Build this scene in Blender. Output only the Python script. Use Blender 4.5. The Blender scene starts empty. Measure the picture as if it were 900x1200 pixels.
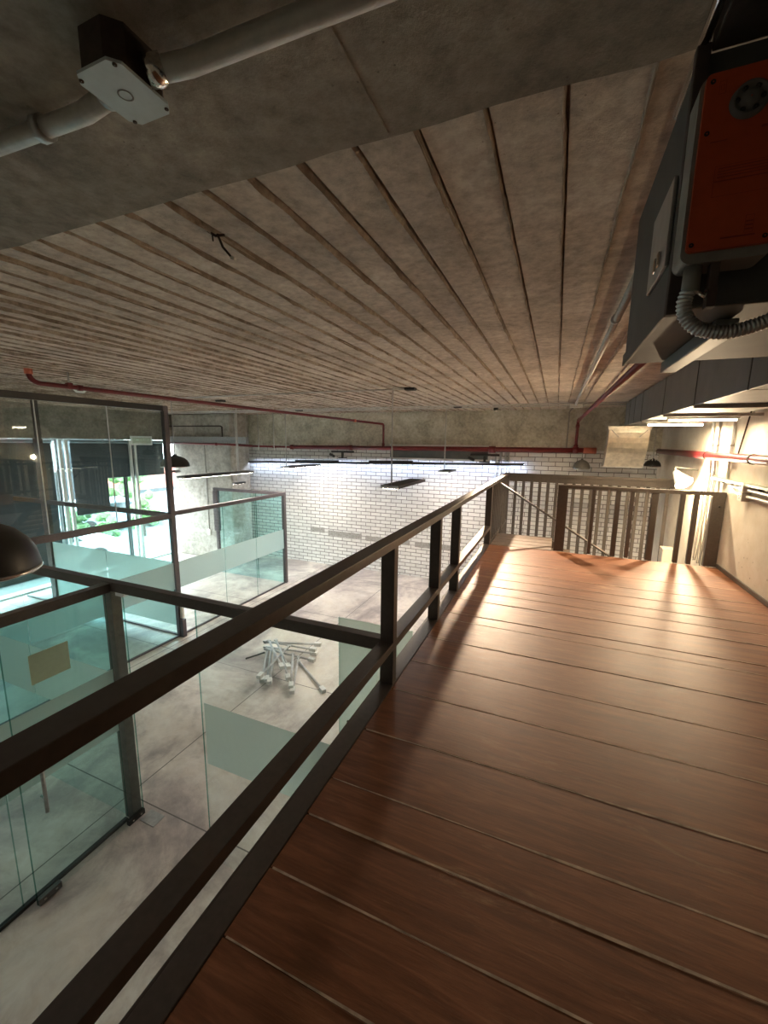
import bpy, bmesh, math, random
from mathutils import Vector, Matrix, noise as mnoise
random.seed(7)
S = bpy.context.scene
COL = S.collection
R = math.radians

# ------------------------------------------------------------------ camera
cam_d = bpy.data.cameras.new('camera')
cam_d.sensor_fit = 'HORIZONTAL'; cam_d.sensor_width = 36.0; cam_d.lens = 19.2
cam_d.clip_start = 0.02; cam_d.clip_end = 200
cam = bpy.data.objects.new('camera', cam_d); COL.objects.link(cam)
RC = ((0.923, 0.076, -0.378), (0.385, -0.148, 0.911), (0.013, -0.986, -0.166))
cam.matrix_world = Matrix(((RC[0][0], -RC[0][1], -RC[0][2], 0.0),
                           (RC[1][0], -RC[1][1], -RC[1][2], 0.0),
                           (RC[2][0], -RC[2][1], -RC[2][2], 1.55),
                           (0, 0, 0, 1)))
S.camera = cam

# ------------------------------------------------------------------ world, lights, exposure
world = bpy.data.worlds.new('sky'); S.world = world; world.use_nodes = True
bg = world.node_tree.nodes['Background']
bg.inputs[0].default_value = (0.92, 0.97, 1.0, 1); bg.inputs[1].default_value = 9.0
vs = S.view_settings
vs.view_transform = 'Standard'; vs.look = 'None'; vs.gamma = 1.0; vs.use_curve_mapping = False
vs.exposure = 1.05
S.cycles.max_bounces = 14; S.cycles.transparent_max_bounces = 32
S.cycles.diffuse_bounces = 6; S.cycles.glossy_bounces = 5
S.cycles.caustics_reflective = False; S.cycles.caustics_refractive = False
S.cycles.sample_clamp_indirect = 6.0
S.cycles.use_denoising = True

def light(name, kind, loc, energy, color, size=0.1, target=None, spot=None, size_y=None):
    l = bpy.data.lights.new(name, kind); l.energy = energy; l.color = color
    if kind in ('POINT', 'SPOT'): l.shadow_soft_size = size
    if kind == 'AREA':
        l.shape = 'RECTANGLE'; l.size = size; l.size_y = size_y or size
    if spot: l.spot_size = R(spot); l.spot_blend = 0.9
    o = bpy.data.objects.new(name, l); COL.objects.link(o); o.location = loc
    if target is not None:
        o.rotation_euler = (Vector(target) - Vector(loc)).to_track_quat('-Z', 'Y').to_euler()
    return o
# daylight entering through the facade: a portal only guides the sky's light
pl = light('facade_portal', 'AREA', (-11.75, 5.5, -0.3), 1, (1, 1, 1), 8.2, (0, 5.5, -0.3), None, 3.7)
pl.data.cycles.is_portal = True
# the lit reflector lamp by the stair, an added ceiling spot and hall fill
light('reflector_lamp_light', 'POINT', (1.84, 7.48, 1.0), 120, (1.0, 0.76, 0.48), 0.05)
light('added_ceiling_spot_light', 'SPOT', (-1.28, 9.3, 2.24), 850, (1.0, 0.74, 0.50), 0.05, (-0.3, 5.75, 0), 44)  # added warm spot, aimed to cast the railing's shadow on the deck
light('hall_fill_light', 'AREA', (-4.6, -0.6, 2.28), 25, (1.0, 0.90, 0.80), 3.2, (-4.6, -0.6, 0), None, 1.0)  # unseen fill added to brighten the hall, no lamp body

# ------------------------------------------------------------------ material helpers
MATS = {}
def newmat(name):
    m = bpy.data.materials.new(name); m.use_nodes = True
    nt = m.node_tree; return m, nt, nt.nodes, nt.links, nt.nodes['Principled BSDF']
def N(nodes, t, **kw):
    n = nodes.new(t)
    for k, v in kw.items(): setattr(n, k, v)
    return n
def coords(nodes, links, scale=(1, 1, 1), kind='Object', loc=(0, 0, 0), rot=(0, 0, 0)):
    tc = N(nodes, 'ShaderNodeTexCoord'); mp = N(nodes, 'ShaderNodeMapping')
    mp.inputs['Scale'].default_value = scale; mp.inputs['Location'].default_value = loc; mp.inputs['Rotation'].default_value = rot
    links.new(tc.outputs[kind], mp.inputs[0]); return mp.outputs[0]
def noise(nodes, links, vec, scale, detail=4, rough=0.55, dist=0.0):
    n = N(nodes, 'ShaderNodeTexNoise'); n.inputs['Scale'].default_value = scale; n.inputs['Detail'].default_value = detail
    n.inputs['Roughness'].default_value = rough; n.inputs['Distortion'].default_value = dist
    links.new(vec, n.inputs['Vector']); return n.outputs['Fac']
def ramp(nodes, links, fac, stops):
    r = N(nodes, 'ShaderNodeValToRGB'); e = r.color_ramp.elements
    while len(e) < len(stops): e.new(0.5)
    for i, (p, c) in enumerate(stops):
        e[i].position = p; e[i].color = (c[0], c[1], c[2], 1) if not isinstance(c, (int, float)) else (c, c, c, 1)
    links.new(fac, r.inputs[0]); return r.outputs[0]
def mix(nodes, links, fac, a, b, mode='MIX'):
    n = N(nodes, 'ShaderNodeMix', data_type='RGBA', blend_type=mode)
    for k, v in ((0, fac), (6, a), (7, b)):
        if hasattr(v, 'node'): links.new(v, n.inputs[k])
        elif isinstance(v, (int, float)): n.inputs[k].default_value = v
        else: n.inputs[k].default_value = (v[0], v[1], v[2], 1)
    return n.outputs[2]
def bump(nodes, links, h, p, strength=0.3, dist=0.01):
    b = N(nodes, 'ShaderNodeBump'); b.inputs['Strength'].default_value = strength; b.inputs['Distance'].default_value = dist
    links.new(h, b.inputs['Height']); links.new(b.outputs[0], p.inputs['Normal'])
def simple(name, col, rough=0.5, metal=0.0, var=0.12, scale=30, emit=None, spec=None):
    m, nt, n, l, p = newmat(name)
    v = coords(n, l); f = noise(n, l, v, scale)
    d = tuple(c * (1 - var) for c in col); b = tuple(min(1, c * (1 + var)) for c in col)
    l.new(ramp(n, l, f, [(0.3, d), (0.7, b)]), p.inputs['Base Color'])
    p.inputs['Roughness'].default_value = rough; p.inputs['Metallic'].default_value = metal
    if spec is not None: p.inputs['Specular IOR Level'].default_value = spec
    if emit:
        p.inputs['Emission Color'].default_value = (emit[0], emit[1], emit[2], 1); p.inputs['Emission Strength'].default_value = emit[3]
    MATS[name] = m; return m

def concrete(name, dark, mid, light_, scale=1.0, rough=0.85, bumpk=0.4, pits=True, warm=None, contrast=0.55):
    m, nt, n, l, p = newmat(name)
    v = coords(n, l)
    big = noise(n, l, v, 0.9 * scale, 6, 0.62, 0.4)
    c = ramp(n, l, big, [(0.28, dark), (0.5, mid), (0.72, light_)])
    med = noise(n, l, v, 7 * scale, 8, 0.7)
    c = mix(n, l, contrast, c, ramp(n, l, med, [(0.3, (0.25, 0.24, 0.22)), (0.62, (0.75, 0.74, 0.72))]), 'OVERLAY')
    if warm:
        wf = noise(n, l, coords(n, l, (1, 1, 1), loc=(3, 5, 1)), 0.6, 4)
        c = mix(n, l, ramp(n, l, wf, [(0.42, 0.0), (0.66, 0.8)]), c, warm, 'MIX')
    h = med
    if pits:
        vo = N(n, 'ShaderNodeTexVoronoi'); vo.inputs['Scale'].default_value = 14 * scale; l.new(coords(n, l, (1, 1, 1)), vo.inputs['Vector'])
        pm = ramp(n, l, vo.outputs['Distance'], [(0.05, 0.0), (0.12, 1.0)])
        pn = ramp(n, l, noise(n, l, v, 1.3, 3), [(0.52, 1.0), (0.6, 0.0)])
        pit = mix(n, l, 1.0, pm, pn, 'LIGHTEN')
        c = mix(n, l, 1.0, c, ramp(n, l, pit, [(0, (0.45, 0.43, 0.4)), (1, (1, 1, 1))]), 'MULTIPLY')
    l.new(c, p.inputs['Base Color']); p.inputs['Roughness'].default_value = rough
    bump(n, l, h, p, bumpk, 0.01)
    MATS[name] = m; return m

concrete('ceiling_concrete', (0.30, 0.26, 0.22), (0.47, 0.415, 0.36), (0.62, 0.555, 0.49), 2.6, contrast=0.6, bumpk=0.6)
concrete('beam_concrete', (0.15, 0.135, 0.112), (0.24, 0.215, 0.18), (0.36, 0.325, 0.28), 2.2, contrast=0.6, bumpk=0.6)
concrete('far_beam_concrete', (0.34, 0.325, 0.27), (0.55, 0.525, 0.44), (0.74, 0.71, 0.62), 2.4)
concrete('wall_concrete', (0.50, 0.45, 0.37), (0.62, 0.565, 0.47), (0.72, 0.66, 0.56), 0.7, 0.8, 0.12, contrast=0.22)
concrete('column_concrete', (0.26, 0.25, 0.22), (0.38, 0.36, 0.32), (0.46, 0.44, 0.40), 1.2)

def floor_concrete():
    m, nt, n, l, p = newmat('hall_floor_concrete')
    v = coords(n, l)
    big = noise(n, l, v, 0.7, 7, 0.65, 0.6)
    c = ramp(n, l, big, [(0.30, (0.25, 0.22, 0.215)), (0.44, (0.43, 0.385, 0.365)), (0.54, (0.64, 0.585, 0.53)), (0.70, (0.80, 0.735, 0.65))])
    med = noise(n, l, coords(n, l, loc=(4, 1, 0)), 5, 9, 0.72, 0.5)
    c = mix(n, l, 0.5, c, ramp(n, l, med, [(0.3, (0.3, 0.29, 0.29)), (0.66, (0.78, 0.77, 0.75))]), 'OVERLAY')
    # score lines cut in the slab
    tc = N(n, 'ShaderNodeTexCoord'); sp = N(n, 'ShaderNodeSeparateXYZ'); l.new(tc.outputs['Object'], sp.inputs[0])
    outs = []
    for ax, off, step in ((0, 3.9, 2.3), (1, -2.47, 2.4)):
        a = N(n, 'ShaderNodeMath', operation='ADD'); l.new(sp.outputs[ax], a.inputs[0]); a.inputs[1].default_value = off + step * 40 + step / 2
        mo = N(n, 'ShaderNodeMath', operation='MODULO'); l.new(a.outputs[0], mo.inputs[0]); mo.inputs[1].default_value = step
        su = N(n, 'ShaderNodeMath', operation='SUBTRACT'); l.new(mo.outputs[0], su.inputs[0]); su.inputs[1].default_value = step / 2
        ab = N(n, 'ShaderNodeMath', operation='ABSOLUTE'); l.new(su.outputs[0], ab.inputs[0])
        lt = N(n, 'ShaderNodeMath', operation='LESS_THAN'); l.new(ab.outputs[0], lt.inputs[0]); lt.inputs[1].default_value = 0.006
        outs.append(lt.outputs[0])
    mx = N(n, 'ShaderNodeMath', operation='MAXIMUM'); l.new(outs[0], mx.inputs[0]); l.new(outs[1], mx.inputs[1])
    c = mix(n, l, mx.outputs[0], c, (0.13, 0.12, 0.11))
    l.new(c, p.inputs['Base Color'])
    l.new(ramp(n, l, med, [(0.3, 0.3), (0.7, 0.55)]), p.inputs['Roughness'])
    bump(n, l, med, p, 0.12, 0.004)
    MATS['hall_floor_concrete'] = m
floor_concrete()

def brick(name, rot):
    m, nt, n, l, p = newmat(name)
    v = coords(n, l, (1, 1, 1), rot=rot)
    wob = N(n, 'ShaderNodeTexNoise'); wob.inputs['Scale'].default_value = 9; l.new(v, wob.inputs['Vector'])
    vm = N(n, 'ShaderNodeVectorMath', operation='SCALE'); l.new(wob.outputs['Color'], vm.inputs[0]); vm.inputs['Scale'].default_value = 0.012
    va = N(n, 'ShaderNodeVectorMath', operation='ADD'); l.new(v, va.inputs[0]); l.new(vm.outputs[0], va.inputs[1])
    b = N(n, 'ShaderNodeTexBrick'); l.new(va.outputs[0], b.inputs['Vector'])
    b.inputs['Scale'].default_value = 1.0; b.inputs['Brick Width'].default_value = 0.31; b.inputs['Row Height'].default_value = 0.105
    b.inputs['Mortar Size'].default_value = 0.008; b.inputs['Mortar Smooth'].default_value = 0.25; b.inputs['Bias'].default_value = -0.2
    b.inputs['Color1'].default_value = (0.86, 0.85, 0.83, 1); b.inputs['Color2'].default_value = (0.72, 0.71, 0.69, 1)
    b.inputs['Mortar'].default_value = (0.17, 0.15, 0.14, 1)
    f = noise(n, l, v, 6, 8, 0.7)
    c = mix(n, l, 0.35, b.outputs['Color'], ramp(n, l, f, [(0.3, (0.35, 0.34, 0.33)), (0.6, (0.7, 0.7, 0.7))]), 'OVERLAY')
    l.new(c, p.inputs['Base Color']); p.inputs['Roughness'].default_value = 0.55
    inv = N(n, 'ShaderNodeMath', operation='SUBTRACT'); inv.inputs[0].default_value = 1; l.new(b.outputs['Fac'], inv.inputs[1])
    bump(n, l, inv.outputs[0], p, 0.8, 0.012)
    MATS[name] = m
brick('white_brick', (R(90), 0, 0))

def wood():
    m, nt, n, l, p = newmat('varnished_wood')
    oi = N(n, 'ShaderNodeNewGeometry')
    v = coords(n, l, (0.9, 9, 9))
    rnd = N(n, 'ShaderNodeVectorMath', operation='SCALE'); comb = N(n, 'ShaderNodeCombineXYZ')
    l.new(oi.outputs['Random Per Island'], comb.inputs[0]); l.new(comb.outputs[0], rnd.inputs[0]); rnd.inputs['Scale'].default_value = 40
    va = N(n, 'ShaderNodeVectorMath', operation='ADD'); l.new(v, va.inputs[0]); l.new(rnd.outputs[0], va.inputs[1])
    g = noise(n, l, va.outputs[0], 2.2, 9, 0.68, 1.2)
    g2 = noise(n, l, va.outputs[0], 9, 6, 0.7, 0.3)
    c = ramp(n, l, g, [(0.25, (0.105, 0.036, 0.013)), (0.48, (0.185, 0.068, 0.027)), (0.62, (0.245, 0.098, 0.042)), (0.8, (0.33, 0.15, 0.07))])
    c = mix(n, l, 0.4, c, ramp(n, l, g2, [(0.3, (0.3, 0.3, 0.3)), (0.65, (0.68, 0.68, 0.68))]), 'OVERLAY')
    c = mix(n, l, 0.25, c, ramp(n, l, oi.outputs['Random Per Island'], [(0, (0.38, 0.36, 0.34)), (1, (0.62, 0.6, 0.58))]), 'OVERLAY')
    # worn, pale patches where the varnish has gone
    wv = coords(n, l, (0.8, 4, 4), loc=(2, 0, 0))
    wf = noise(n, l, wv, 1.6, 9, 0.72, 0.8)
    worn = ramp(n, l, wf, [(0.59, 0.0), (0.68, 0.6)])
    c = mix(n, l, worn, c, (0.42, 0.25, 0.13))
    l.new(c, p.inputs['Base Color'])
    l.new(ramp(n, l, g2, [(0.3, 0.40), (0.7, 0.56)]), p.inputs['Roughness'])
    bump(n, l, g2, p, 0.18, 0.004)
    MATS['varnished_wood'] = m
wood()

def glass(name, tint, film=False, gloss=1.0):
    m = bpy.data.materials.new(name); m.use_nodes = True
    nt = m.node_tree; n = nt.nodes; l = nt.links; n.clear()
    out = N(n, 'ShaderNodeOutputMaterial')
    tr = N(n, 'ShaderNodeBsdfTransparent'); tr.inputs[0].default_value = (*tint, 1)
    gl = N(n, 'ShaderNodeBsdfGlossy'); gl.inputs['Roughness'].default_value = 0.02; gl.inputs[0].default_value = (0.9, 1, 0.98, 1)
    lw_ = N(n, 'ShaderNodeLayerWeight'); lw_.inputs[0].default_value = 0.5
    pw = N(n, 'ShaderNodeMath', operation='POWER'); l.new(lw_.outputs['Facing'], pw.inputs[0]); pw.inputs[1].default_value = 5.0
    mu = N(n, 'ShaderNodeMath', operation='MULTIPLY_ADD'); l.new(pw.outputs[0], mu.inputs[0]); mu.inputs[1].default_value = 0.55 * gloss; mu.inputs[2].default_value = 0.03 * gloss
    ms = N(n, 'ShaderNodeMixShader'); l.new(mu.outputs[0], ms.inputs[0]); l.new(tr.outputs[0], ms.inputs[1]); l.new(gl.outputs[0], ms.inputs[2])
    last = ms.outputs[0]
    if film:
        v = coords(n, l); f = noise(n, l, v, 40)
        df = N(n, 'ShaderNodeBsdfDiffuse'); l.new(ramp(n, l, f, [(0.3, (0.68, 0.71, 0.69)), (0.7, (0.73, 0.76, 0.74))]), df.inputs[0])
        tl = N(n, 'ShaderNodeBsdfTranslucent'); tl.inputs[0].default_value = (0.70, 0.84, 0.83, 1)
        ad = N(n, 'ShaderNodeMixShader'); ad.inputs[0].default_value = 0.55; l.new(df.outputs[0], ad.inputs[1]); l.new(tl.outputs[0], ad.inputs[2])
        m2 = N(n, 'ShaderNodeMixShader'); m2.inputs[0].default_value = film
        l.new(ms.outputs[0], m2.inputs[1]); l.new(ad.outputs[0], m2.inputs[2]); last = m2.outputs[0]
    l.new(last, out.inputs[0])
    MATS[name] = m
glass('green_glass', (0.86, 0.962, 0.962))
glass('cyan_glass', (0.78, 0.955, 0.955))
glass('pale_glass', (0.935, 0.968, 0.97))
glass('clear_glass', (0.95, 0.985, 0.98))
glass('glass_edge', (0.5, 0.72, 0.67))
glass('frosted_film', (0.9, 0.97, 0.95), 0.72)

simple('dark_steel', (0.058, 0.045, 0.037), 0.42, 0.0, 0.15, 40)
simple('violet_steel', (0.105, 0.09, 0.098), 0.45, 0.0, 0.12, 30)
simple('grey_brown_steel', (0.088, 0.074, 0.064), 0.45, 0.0, 0.12, 30)
simple('grey_post_paint', (0.10, 0.096, 0.09), 0.6, 0.0, 0.2, 18)
simple('seam_dust', (0.42, 0.33, 0.25), 0.9, 0, 0.5, 14)
simple('galvanised', (0.42, 0.43, 0.43), 0.42, 0.75, 0.15, 25)
simple('duct_steel', (0.15, 0.165, 0.17), 0.5, 0.2, 0.12, 5)
simple('unit_steel', (0.06, 0.062, 0.058), 0.6, 0.0, 0.2, 9)
simple('bright_galvanised', (0.78, 0.74, 0.64), 0.36, 0.9, 0.18, 12)
simple('conduit_grey', (0.46, 0.45, 0.42), 0.5, 0.35, 0.12, 30)
simple('pale_box_paint', (0.52, 0.60, 0.62), 0.5, 0.0, 0.06, 30)
simple('black_metal', (0.018, 0.016, 0.015), 0.45, 0.0, 0.2, 30)
simple('black_gap', (0.01, 0.01, 0.01), 0.9)
simple('chrome', (0.75, 0.73, 0.70), 0.15, 1.0, 0.05)
simple('red_paint', (0.15, 0.012, 0.014), 0.38, 0.0, 0.15, 18)
simple('orange_coupling', (0.62, 0.17, 0.10), 0.5, 0.0, 0.15, 60)
simple('orange_plastic', (0.44, 0.062, 0.014), 0.5, 0.0, 0.08, 50)
simple('dark_print', (0.22, 0.02, 0.008), 0.6)
simple('actuator_grey', (0.20, 0.19, 0.17), 0.55, 0.0, 0.1, 40)
simple('white_plastic', (0.78, 0.75, 0.68), 0.5, 0.0, 0.05)
simple('white_paint', (0.80, 0.80, 0.78), 0.5, 0.0, 0.06)
simple('pale_sign', (0.50, 0.56, 0.43), 0.7, 0.0, 0.05)
simple('rust_black', (0.05, 0.035, 0.028), 0.8, 0.0, 0.3)
simple('cable_grey', (0.44, 0.41, 0.36), 0.6, 0.0, 0.1)
simple('light_aluminium', (0.70, 0.71, 0.72), 0.4, 0.3, 0.06)
simple('rod_grey', (0.62, 0.62, 0.63), 0.4, 0.2, 0.1)
simple('blind_fabric', (0.045, 0.062, 0.072), 0.9, 0.0, 0.12, 8)
simple('cool_diffuser', (0.9, 0.93, 1), 0.5, emit=(1.0, 0.89, 0.78, 34))
simple('led_strip', (0.9, 0.93, 1), 0.5, emit=(0.60, 0.73, 1.0, 22))
simple('dim_glow', (1, 0.85, 0.6), 0.5, emit=(1.0, 0.80, 0.55, 3))
simple('bulb_glow', (1, 0.85, 0.6), 0.5, emit=(1.0, 0.78, 0.5, 40))
simple('reflector_inside', (0.9, 0.86, 0.8), 0.25, 0.6, 0.03)
simple('tread_wood', (0.115, 0.085, 0.065), 0.6, 0.0, 0.2, 12)
simple('mortar_grey', (0.40, 0.38, 0.36), 0.9, 0.0, 0.25, 30)
simple('asphalt', (0.17, 0.18, 0.18), 0.9, 0.0, 0.15, 2)
simple('red_render', (0.52, 0.21, 0.16), 0.9, 0.0, 0.1, 4)
simple('pale_render', (0.36, 0.38, 0.39), 0.9, 0.0, 0.06, 3)
simple('leaf_green', (0.13, 0.26, 0.09), 0.7, 0.0, 0.5, 9)
simple('leaf_dark', (0.06, 0.13, 0.05), 0.7, 0.0, 0.5, 9)
simple('trunk_bark', (0.10, 0.07, 0.05), 0.9)
simple('dark_render', (0.07, 0.085, 0.095), 0.9, 0.0, 0.1, 2)
simple('blue_grey_steel', (0.25, 0.33, 0.37), 0.5, 0.1, 0.08, 6)
simple('green_tray_paint', (0.42, 0.47, 0.38), 0.5, 0.2, 0.1)
simple('car_paint_white', (0.85, 0.87, 0.88), 0.25, 0.0, 0.03)
simple('car_paint_blue', (0.30, 0.42, 0.52), 0.25, 0.0, 0.03)
simple('tyre', (0.02, 0.02, 0.02), 0.8)
simple('car_window', (0.04, 0.06, 0.07), 0.15)

# ------------------------------------------------------------------ mesh builder
class MB:
    def __init__(s): s.v = []; s.f = []; s.sm = []
    def add(s, vs, fs, smooth=False):
        b = len(s.v); s.v += [Vector(v) for v in vs]
        for f in fs: s.f.append([b + i for i in f]); s.sm.append(smooth)
        return s
    def box(s, x0, x1, y0, y1, z0, z1, M=None):
        vs = [Vector((x, y, z)) for z in (z0, z1) for y in (y0, y1) for x in (x0, x1)]
        if M is not None: vs = [M @ v for v in vs]
        return s.add(vs, [(0, 2, 3, 1), (4, 5, 7, 6), (0, 1, 5, 4), (2, 6, 7, 3), (0, 4, 6, 2), (1, 3, 7, 5)])
    def cbox(s, x0, x1, y0, y1, z0, z1, c=0.004):
        """box with chamfered edges"""
        bm = bmesh.new(); bmesh.ops.create_cube(bm, size=1)
        for v in bm.verts: v.co = Vector(((x0 + x1) / 2 + v.co.x * (x1 - x0), (y0 + y1) / 2 + v.co.y * (y1 - y0), (z0 + z1) / 2 + v.co.z * (z1 - z0)))
        c = min(c, 0.3 * min(abs(x1 - x0), abs(y1 - y0), abs(z1 - z0)))
        bmesh.ops.bevel(bm, geom=bm.edges[:], offset=c, segments=2, affect='EDGES', profile=0.6)
        bm.verts.index_update()
        s.add([v.co.copy() for v in bm.verts], [[v.index for v in f.verts] for f in bm.faces]); bm.free(); return s
    def prism(s, poly, y0, y1, M=None):
        """polygon in (x,z) extruded along y"""
        n = len(poly); vs = [Vector((p[0], y, p[1])) for y in (y0, y1) for p in poly]
        if M is not None: vs = [M @ v for v in vs]
        fs = [list(range(n)), list(range(2 * n - 1, n - 1, -1))] + [(i, i + n, (i + 1) % n + n, (i + 1) % n) for i in range(n)]
        return s.add(vs, fs)
    def tube(s, pts, r, seg=12, smooth=True, cap=True):
        pts = [Vector(p) for p in pts]; n = len(pts); rs = r if isinstance(r, (list, tuple)) else [r] * n
        t0 = (pts[1] - pts[0]).normalized()
        up = Vector((0, 0, 1)) if abs(t0.z) < 0.9 else Vector((1, 0, 0))
        nrm = t0.cross(up).normalized(); vs = []
        for i in range(n):
            t = ((pts[min(i + 1, n - 1)] - pts[i]).normalized() + (pts[i] - pts[max(i - 1, 0)]).normalized())
            t = t.normalized() if t.length > 1e-6 else t0
            nrm = (nrm - t * nrm.dot(t)).normalized(); bn = t.cross(nrm)
            k = 1.0
            if 0 < i < n - 1:
                a = (pts[i + 1] - pts[i]).normalized().dot(t); k = 1 / max(a, 0.5)
            for j in range(seg):
                a = 2 * math.pi * j / seg
                vs.append(pts[i] + (nrm * math.cos(a) + bn * math.sin(a)) * rs[i] * (k if k < 1.3 else 1.3))
        b = len(s.v); s.v += vs
        for i in range(n - 1):
            for j in range(seg):
                s.f.append([b + i * seg + j, b + i * seg + (j + 1) % seg, b + (i + 1) * seg + (j + 1) % seg, b + (i + 1) * seg + j]); s.sm.append(smooth)
        if cap:
            s.f.append([b + j for j in range(seg)][::-1]); s.sm.append(False)
            s.f.append([b + (n - 1) * seg + j for j in range(seg)]); s.sm.append(False)
        return s
    def lathe(s, prof, c=(0, 0, 0), seg=28, M=None, smooth=True):
        """profile of (r,z) spun about z"""
        vs = []
        for (r, z) in prof:
            for j in range(seg):
                a = 2 * math.pi * j / seg; vs.append(Vector((r * math.cos(a), r * math.sin(a), z)))
        if M is not None: vs = [M @ v for v in vs]
        vs = [v + Vector(c) for v in vs]
        fs = []
        for i in range(len(prof) - 1):
            for j in range(seg): fs.append((i * seg + j, i * seg + (j + 1) % seg, (i + 1) * seg + (j + 1) % seg, (i + 1) * seg + j))
        return s.add(vs, fs, smooth)
    def blob(s, c, r, seed=0, sub=2, amp=0.3, freq=2.0, sq=(1, 1, 1)):
        bm = bmesh.new(); bmesh.ops.create_icosphere(bm, subdivisions=sub, radius=1)
        off = Vector((seed * 7.3, seed * 3.1, seed * 1.7))
        for v in bm.verts:
            k = 1 + amp * mnoise.noise(v.co * freq + off)
            v.co = Vector((v.co.x * sq[0], v.co.y * sq[1], v.co.z * sq[2])) * r * k + Vector(c)
        bm.verts.index_update()
        s.add([v.co.copy() for v in bm.verts], [[v.index for v in f.verts] for f in bm.faces], False); bm.free(); return s
    def build(s, name, mat, parent=None, origin=None):
        vs = s.v
        if parent is not None:
            o0 = Vector(parent.get('_o', (0, 0, 0)))
        elif origin is not None: o0 = Vector(origin)
        else:
            xs = [v.x for v in vs]; ys = [v.y for v in vs]; zs = [v.z for v in vs]
            o0 = Vector(((min(xs) + max(xs)) / 2, (min(ys) + max(ys)) / 2, min(zs)))
        me = bpy.data.meshes.new(name); me.from_pydata([v - o0 for v in vs], [], s.f); me.update()
        me.polygons.foreach_set('use_smooth', s.sm)
        bm = bmesh.new(); bm.from_mesh(me); bmesh.ops.recalc_face_normals(bm, faces=bm.faces[:]); bm.to_mesh(me); bm.free()
        me.materials.append(MATS[mat])
        o = bpy.data.objects.new(name, me); COL.objects.link(o); o['_o'] = tuple(o0)
        if parent is not None: o.parent = parent
        else: o.location = o0
        return o

def tag(o, label=None, cat=None, group=None, kind=None):
    if label: o['label'] = label
    if cat: o['category'] = cat
    if group: o['group'] = group
    if kind: o['kind'] = kind
    return o
def thing(name, loc, label, cat, group=None):
    o = bpy.data.objects.new(name, None); COL.objects.link(o); o.location = loc; o['_o'] = tuple(loc)
    o.empty_display_size = 0.1
    return tag(o, label, cat, group)
def struct(name, mb, mat, label=None, origin=(0, 0, 0), parent=None):
    o = mb.build(name, mat, parent, origin)
    if parent is None: o['kind'] = 'structure'
    if label: o['label'] = label
    return o
def copy_tree(o, parent=None):
    c = o.copy(); COL.objects.link(c)
    if parent is not None: c.parent = parent; c.matrix_parent_inverse = o.matrix_parent_inverse
    for ch in list(o.children): copy_tree(ch, c)
    return c

ZL = -2.15      # hall floor
ZC = 2.37       # ceiling boards
# ================================================================== STRUCTURE
struct('floor', MB().box(-11.9, 2.3, -4.2, 10.8, ZL - 0.15, ZL), 'hall_floor_concrete', 'stained grey concrete hall floor below the mezzanine')
struct('wall_back', MB().box(-11.9, 2.3, 10.6, 10.8, ZL, 2.6), 'white_brick', 'white painted brick wall at the far end of the hall')
struct('wall_right', MB().box(2.05, 2.3, -4.0, 10.6, ZL, 2.6), 'wall_concrete', 'warm lit bare concrete wall along the right of the mezzanine')
struct('wall_front', MB().box(-11.9, 2.3, -4.2, -4.0, ZL, 2.6), 'wall_concrete', 'concrete wall behind the viewer')
struct('wall_left', MB().box(-11.7, -11.4, -4.0, 1.47, ZL, 1.55), 'wall_concrete', 'solid concrete wall left of the street windows')
struct('trim_1', MB().box(-11.3, 2.05, 10.46, 10.6, 1.44, ZC + 0.02), 'far_beam_concrete', 'weathered concrete beam above the white brick wall')
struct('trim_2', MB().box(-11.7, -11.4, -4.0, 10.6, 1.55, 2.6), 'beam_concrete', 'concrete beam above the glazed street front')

# ceiling slab with board marks: shallow boards of slightly different height and raised concrete fins between them
FINS = MB()
def ceiling():
    mb = MB()
    mb.box(-11.9, 2.3, -4.2, 10.8, ZC + 0.03, ZC + 0.25)
    sp = 0.1825; y0, y1 = 1.14, 10.46
    x = 0.141; k = 0; ns = 90
    while x > -11.4:
        off = random.uniform(-0.008, 0.008); xl = x - sp
        mb.box(xl + (0.016 if x < -0.3 else 0.008), x - 0.004, y0 + 0.012, y1, ZC + off, ZC + 0.03)
        # fin along the right side of the board
        pts = []
        for i in range(ns + 1):
            y = y0 + (y1 - y0) * (i / ns) ** 1.5
            w = 0.004 + 0.013 * abs(mnoise.noise(Vector((x * 9, y * 11, 0)))) ; h = (0.010 if x < -0.3 else 0.007) + 0.022 * abs(mnoise.noise(Vector((x * 5, y * 7, 3))))
            dx = 0.009 * mnoise.noise(Vector((x * 3, y * 3, 9)))
            pts += [(x - 0.006 - w + dx, y, ZC + 0.008), (x - 0.006 + dx, y, ZC - h), (x - 0.006 + w + dx, y, ZC + 0.008)]
        fs = []
        for i in range(ns):
            a = i * 3
            fs += [(a, a + 1, a + 4, a + 3), (a + 1, a + 2, a + 5, a + 4)]
        FINS.add(pts, fs)
        x = xl; k += 1
    # smooth strip on the right and its two marks
    mb.box(0.146, 2.05, 1.152, 10.46, ZC + 0.020, ZC + 0.03)
    for xx in (0.42, 0.62):
        mb.box(xx - 0.006, xx + 0.006, 1.2, 10.46, ZC - 0.004, ZC + 0.014)
    return mb
concrete('ridge_concrete', (0.16, 0.125, 0.095), (0.34, 0.285, 0.235), (0.62, 0.56, 0.48), 3.0, contrast=0.7)
ceil_o = struct('ceiling', ceiling(), 'ceiling_concrete', 'board marked concrete ceiling with ridges running towards the far wall')
struct('ceiling_ridges', FINS, 'ridge_concrete', 'pale ragged ridges', parent=ceil_o)
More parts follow.
